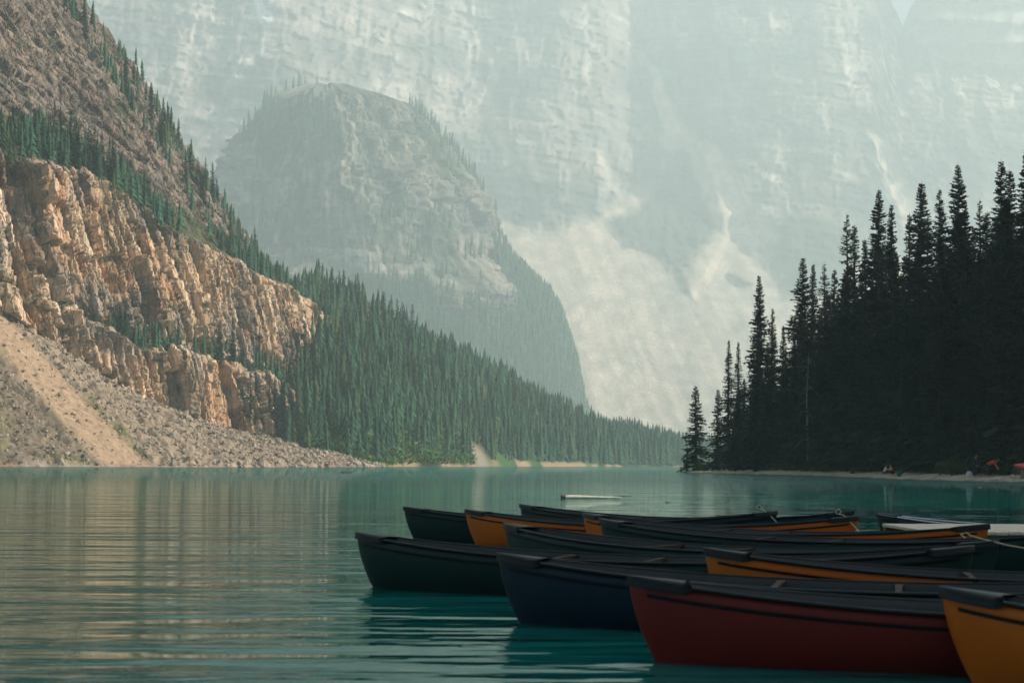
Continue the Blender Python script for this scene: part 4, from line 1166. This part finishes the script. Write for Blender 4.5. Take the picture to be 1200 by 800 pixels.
def person(loc, rz, pose, top, pants, label):
    """one continuous body; jacket and trousers are shells over it"""
    root = empty('person',loc,rz); tag(root,label,'person')
    J = pose
    V, E, R = [], [], []
    def add(p, r, par=None):
        V.append(p); R.append(r)
        if par is not None: E.append((par,len(V)-1))
        return len(V)-1
    pel = add(J['pel'],(0.15,0.11)); ch = add(J['chest'],(0.17,0.11),pel); nk = add(J['neck'],0.06,ch); hd = add(J['head'],(0.085,0.10),nk); tp = add(tuple(Vector(J['head'])+Vector((0,0,0.11))),0.07,hd)
    add(tuple(Vector(J['head'])+Vector((0,-0.10,-0.02))),0.022,hd)      # nose
    for s in (-1,1):
        sh = add(J['sh'][s],0.065,ch); el = add(J['el'][s],0.048,sh); wr = add(J['wr'][s],0.032,el)
        dirv = (Vector(J['wr'][s])-Vector(J['el'][s])).normalized(); sd2 = dirv.orthogonal().normalized()
        pm = add(tuple(Vector(J['wr'][s])+dirv*0.07),(0.038,0.02),wr)
        for q in range(4): add(tuple(Vector(V[pm])+dirv*(0.075+0.012*(1-abs(q-1.5)))+sd2*(q-1.5)*0.02),0.009,pm)
        add(tuple(Vector(J['wr'][s])+dirv*0.07+sd2*0.055),0.011,wr)     # thumb
        hp = add(J['hip'][s],0.095,pel); kn = add(J['kn'][s],0.065,hp); an = add(J['an'][s],0.042,kn); add(J['toe'][s],0.04,an)
    body = link('body',skin_mesh('body',V,E,R,1),root); body.data.materials.append(M_skin)
    # clothing shells
    tv, te, tr = [J['pel'],J['chest'],tuple(Vector(J['neck'])-Vector((0,0,0.04)))],[(0,1),(1,2)],[(0.175,0.135),(0.195,0.14),0.085]
    for s in (-1,1):
        b = len(tv); tv += [J['sh'][s],J['el'][s],tuple(Vector(J['wr'][s])*0.93+Vector(J['el'][s])*0.07)]; te += [(1,b),(b,b+1),(b+1,b+2)]; tr += [0.085,0.066,0.05]
    j = link('jacket',skin_mesh('jacket',tv,te,tr,1),root); j.data.materials.append(top)
    pv,pe,pr = [J['pel']],[],[(0.17,0.13)]
    for s in (-1,1):
        b = len(pv); pv += [J['hip'][s],J['kn'][s],tuple(Vector(J['an'][s])*0.95+Vector(J['kn'][s])*0.05)]; pe += [(0,b),(b,b+1),(b+1,b+2)]; pr += [0.115,0.085,0.065]
    t = link('trousers',skin_mesh('trousers',pv,pe,pr,1),root); t.data.materials.append(pants)
    H = Vector(J['head'])
    hv = [tuple(H+Vector(v)) for v in ((0,0.03,0.05),(0,0.02,0.12),(0,0.09,-0.02))]
    hr = link('hair',skin_mesh('hair',hv,[(0,1),(0,2)],[(0.10,0.11),0.085,0.07],1),root); hr.data.materials.append(M_hair)
    return root
def sit_pose(lean=0.0):
    return dict(pel=(0,0,0.14),chest=(0,-0.06-lean,0.50),neck=(0,-0.10-lean,0.70),head=(0,-0.14-lean,0.83),
      sh={s:(s*0.19,-0.08-lean,0.60) for s in (-1,1)}, el={s:(s*0.25,-0.26-lean,0.38) for s in (-1,1)}, wr={s:(s*0.12,-0.46-lean,0.44) for s in (-1,1)},
      hip={s:(s*0.10,-0.06,0.14) for s in (-1,1)}, kn={s:(s*0.16,-0.46,0.42) for s in (-1,1)}, an={s:(s*0.14,-0.70,0.07) for s in (-1,1)}, toe={s:(s*0.15,-0.88,0.04) for s in (-1,1)})
def stand_pose(bend=0.0):
    c = Vector((0,-0.42*bend,1.32-0.22*bend)); n = Vector((0,-0.62*bend,1.50-0.36*bend)); h = n+Vector((0,-0.06-0.06*bend,0.13))
    return dict(pel=(0,0.05*bend,0.95-0.05*bend),chest=tuple(c),neck=tuple(n),head=tuple(h),
      sh={s:tuple(c+Vector((s*0.19,-0.06*bend,0.10))) for s in (-1,1)}, el={s:tuple(c+Vector((s*0.27,-0.05-0.1*bend,-0.19))) for s in (-1,1)}, wr={s:tuple(c+Vector((s*0.24,-0.18-0.1*bend,-0.42))) for s in (-1,1)},
      hip={s:(s*0.10,0.04*bend,0.90-0.05*bend) for s in (-1,1)}, kn={s:(s*0.11,-0.04-0.08*bend,0.48) for s in (-1,1)}, an={s:(s*0.12,0.02,0.08) for s in (-1,1)}, toe={s:(s*0.14,-0.15,0.035) for s in (-1,1)})
x,y,z = on_point(1036,1.9); person((x,y,z),1.25,sit_pose(0.05),M_white,M_black,'person in a white top sitting on the beach')
x,y,z = on_point(1047,1.9); person((x,y,z),-1.2,sit_pose(0.12),M_amber,M_black,'person in an amber jacket sitting on the beach')
x,y,z = on_point(1142.5,1.7); person((x,y,z),0.9,stand_pose(0.05),M_black,M_black,'person in dark clothes standing on the beach')
x,y,z = on_point(1157.5,1.9); person((x,y,z),1.1,stand_pose(1.0),M_scarlet,M_black,'person in a red jacket bending forward on the beach')
def pack(px, inl, m, label):
    x,y,z = on_point(px,inl); bm = bmesh.new(); r = bmesh.ops.create_cube(bm,size=1.0); bmesh.ops.bevel(bm,geom=bm.edges[:],offset=0.22,segments=3,affect='EDGES')
    for v in bm.verts: v.co = Vector((v.co.x*0.42*(1-0.2*v.co.z), v.co.y*0.28, v.co.z*0.46))
    me = bpy.data.meshes.new('bag'); bm.to_mesh(me); bm.free(); me.materials.append(m)
    root = empty('rucksack',(x,y,z)); link('bag',me,root).location = (0,0,0.22)
    bm = bmesh.new(); r = bmesh.ops.create_cube(bm,size=1.0); bmesh.ops.bevel(bm,geom=bm.edges[:],offset=0.2,segments=2,affect='EDGES'); bmesh.ops.scale(bm,vec=(0.28,0.10,0.2),verts=bm.verts)
    p_ = bpy.data.meshes.new('pocket'); bm.to_mesh(p_); bm.free(); p_.materials.append(m); link('pocket',p_,root).location = (0,-0.16,0.15)
    tag(root,label,'rucksack')
pack(1053,1.3,M_teal,'teal rucksack on the beach beside the person in the amber jacket')
pack(1137.5,1.8,M_white,'white rucksack on the beach beside the standing person')

# red kayak drawn up on the beach, its end raised
def kayak():
    x,y,z = on_point(1216,2.0); root = empty('kayak',(x,y,z+0.75),0.2); tag(root,'red kayak stood up on the beach','kayak')
    n,k = 25,12; V=[]
    for i in range(n):
        u = -1+2*i/(n-1); r = 0.36*max(1-abs(u)**2.2,0)**0.7+0.004
        for j in range(k):
            a = 2*math.pi*j/k; V.append((u*1.7, r*math.cos(a), 0.55*r*math.sin(a)+0.18*abs(u)**3))
    Fq = [[i*k+j,i*k+(j+1)%k,(i+1)*k+(j+1)%k,(i+1)*k+j] for i in range(n-1) for j in range(k)]
    me = mesh_np('kayak_hull',np.array(V),np.array(Fq),True); me.materials.append(solid('kayak_red',(0.45,0.035,0.03),0.4,0.1,3))
    h = link('hull',me,root); h.rotation_euler = (0.9,0,0)
    me = mesh_np('coaming',[(0.45*math.cos(a)*q,0.2*math.sin(a)*q,zz) for q,zz in ((1,0.19),(1.1,0.22),(0.9,0.23)) for a in np.linspace(0,2*math.pi,20)],grid_faces(3,20)); me.materials.append(M_black)
    c = link('cockpit_rim',me,root); c.rotation_euler = (0.9,0,0)
    tr = box_mesh('trestle',0.08,0.5,0.7,0.01); tr.materials.append(M_beam)
    for xx in (-0.9,0.9): link('stand',tr,root).location = (xx,0.05,-0.5)
kayak()

# ------------------------------------------------------------------ haze
def build_haze():
    x0,x1,y0,y1,z0,z1 = -3250,3250,-500,4900,-6.5,1500
    V = [(x,y,z) for z in (z0,z1) for y in (y0,y1) for x in (x0,x1)]
    Fc = np.array([[0,2,3,1],[4,5,7,6],[0,1,5,4],[2,6,7,3],[0,4,6,2],[1,3,7,5]])
    m = bpy.data.materials.new('haze_air'); m.use_nodes = True
    t = m.node_tree; t.nodes.clear()
    out = t.nodes.new('ShaderNodeOutputMaterial'); pv = t.nodes.new('ShaderNodeVolumePrincipled')
    pv.inputs['Color'].default_value = (0.80,0.96,1.0,1); pv.inputs['Density'].default_value = HAZE_DENSITY
    pv.inputs['Anisotropy'].default_value = 0.3
    t.links.new(pv.outputs[0], out.inputs['Volume'])
    tag(link('haze', mesh_np('haze', V, Fc), None, [m]), kind='stuff')
build_haze()
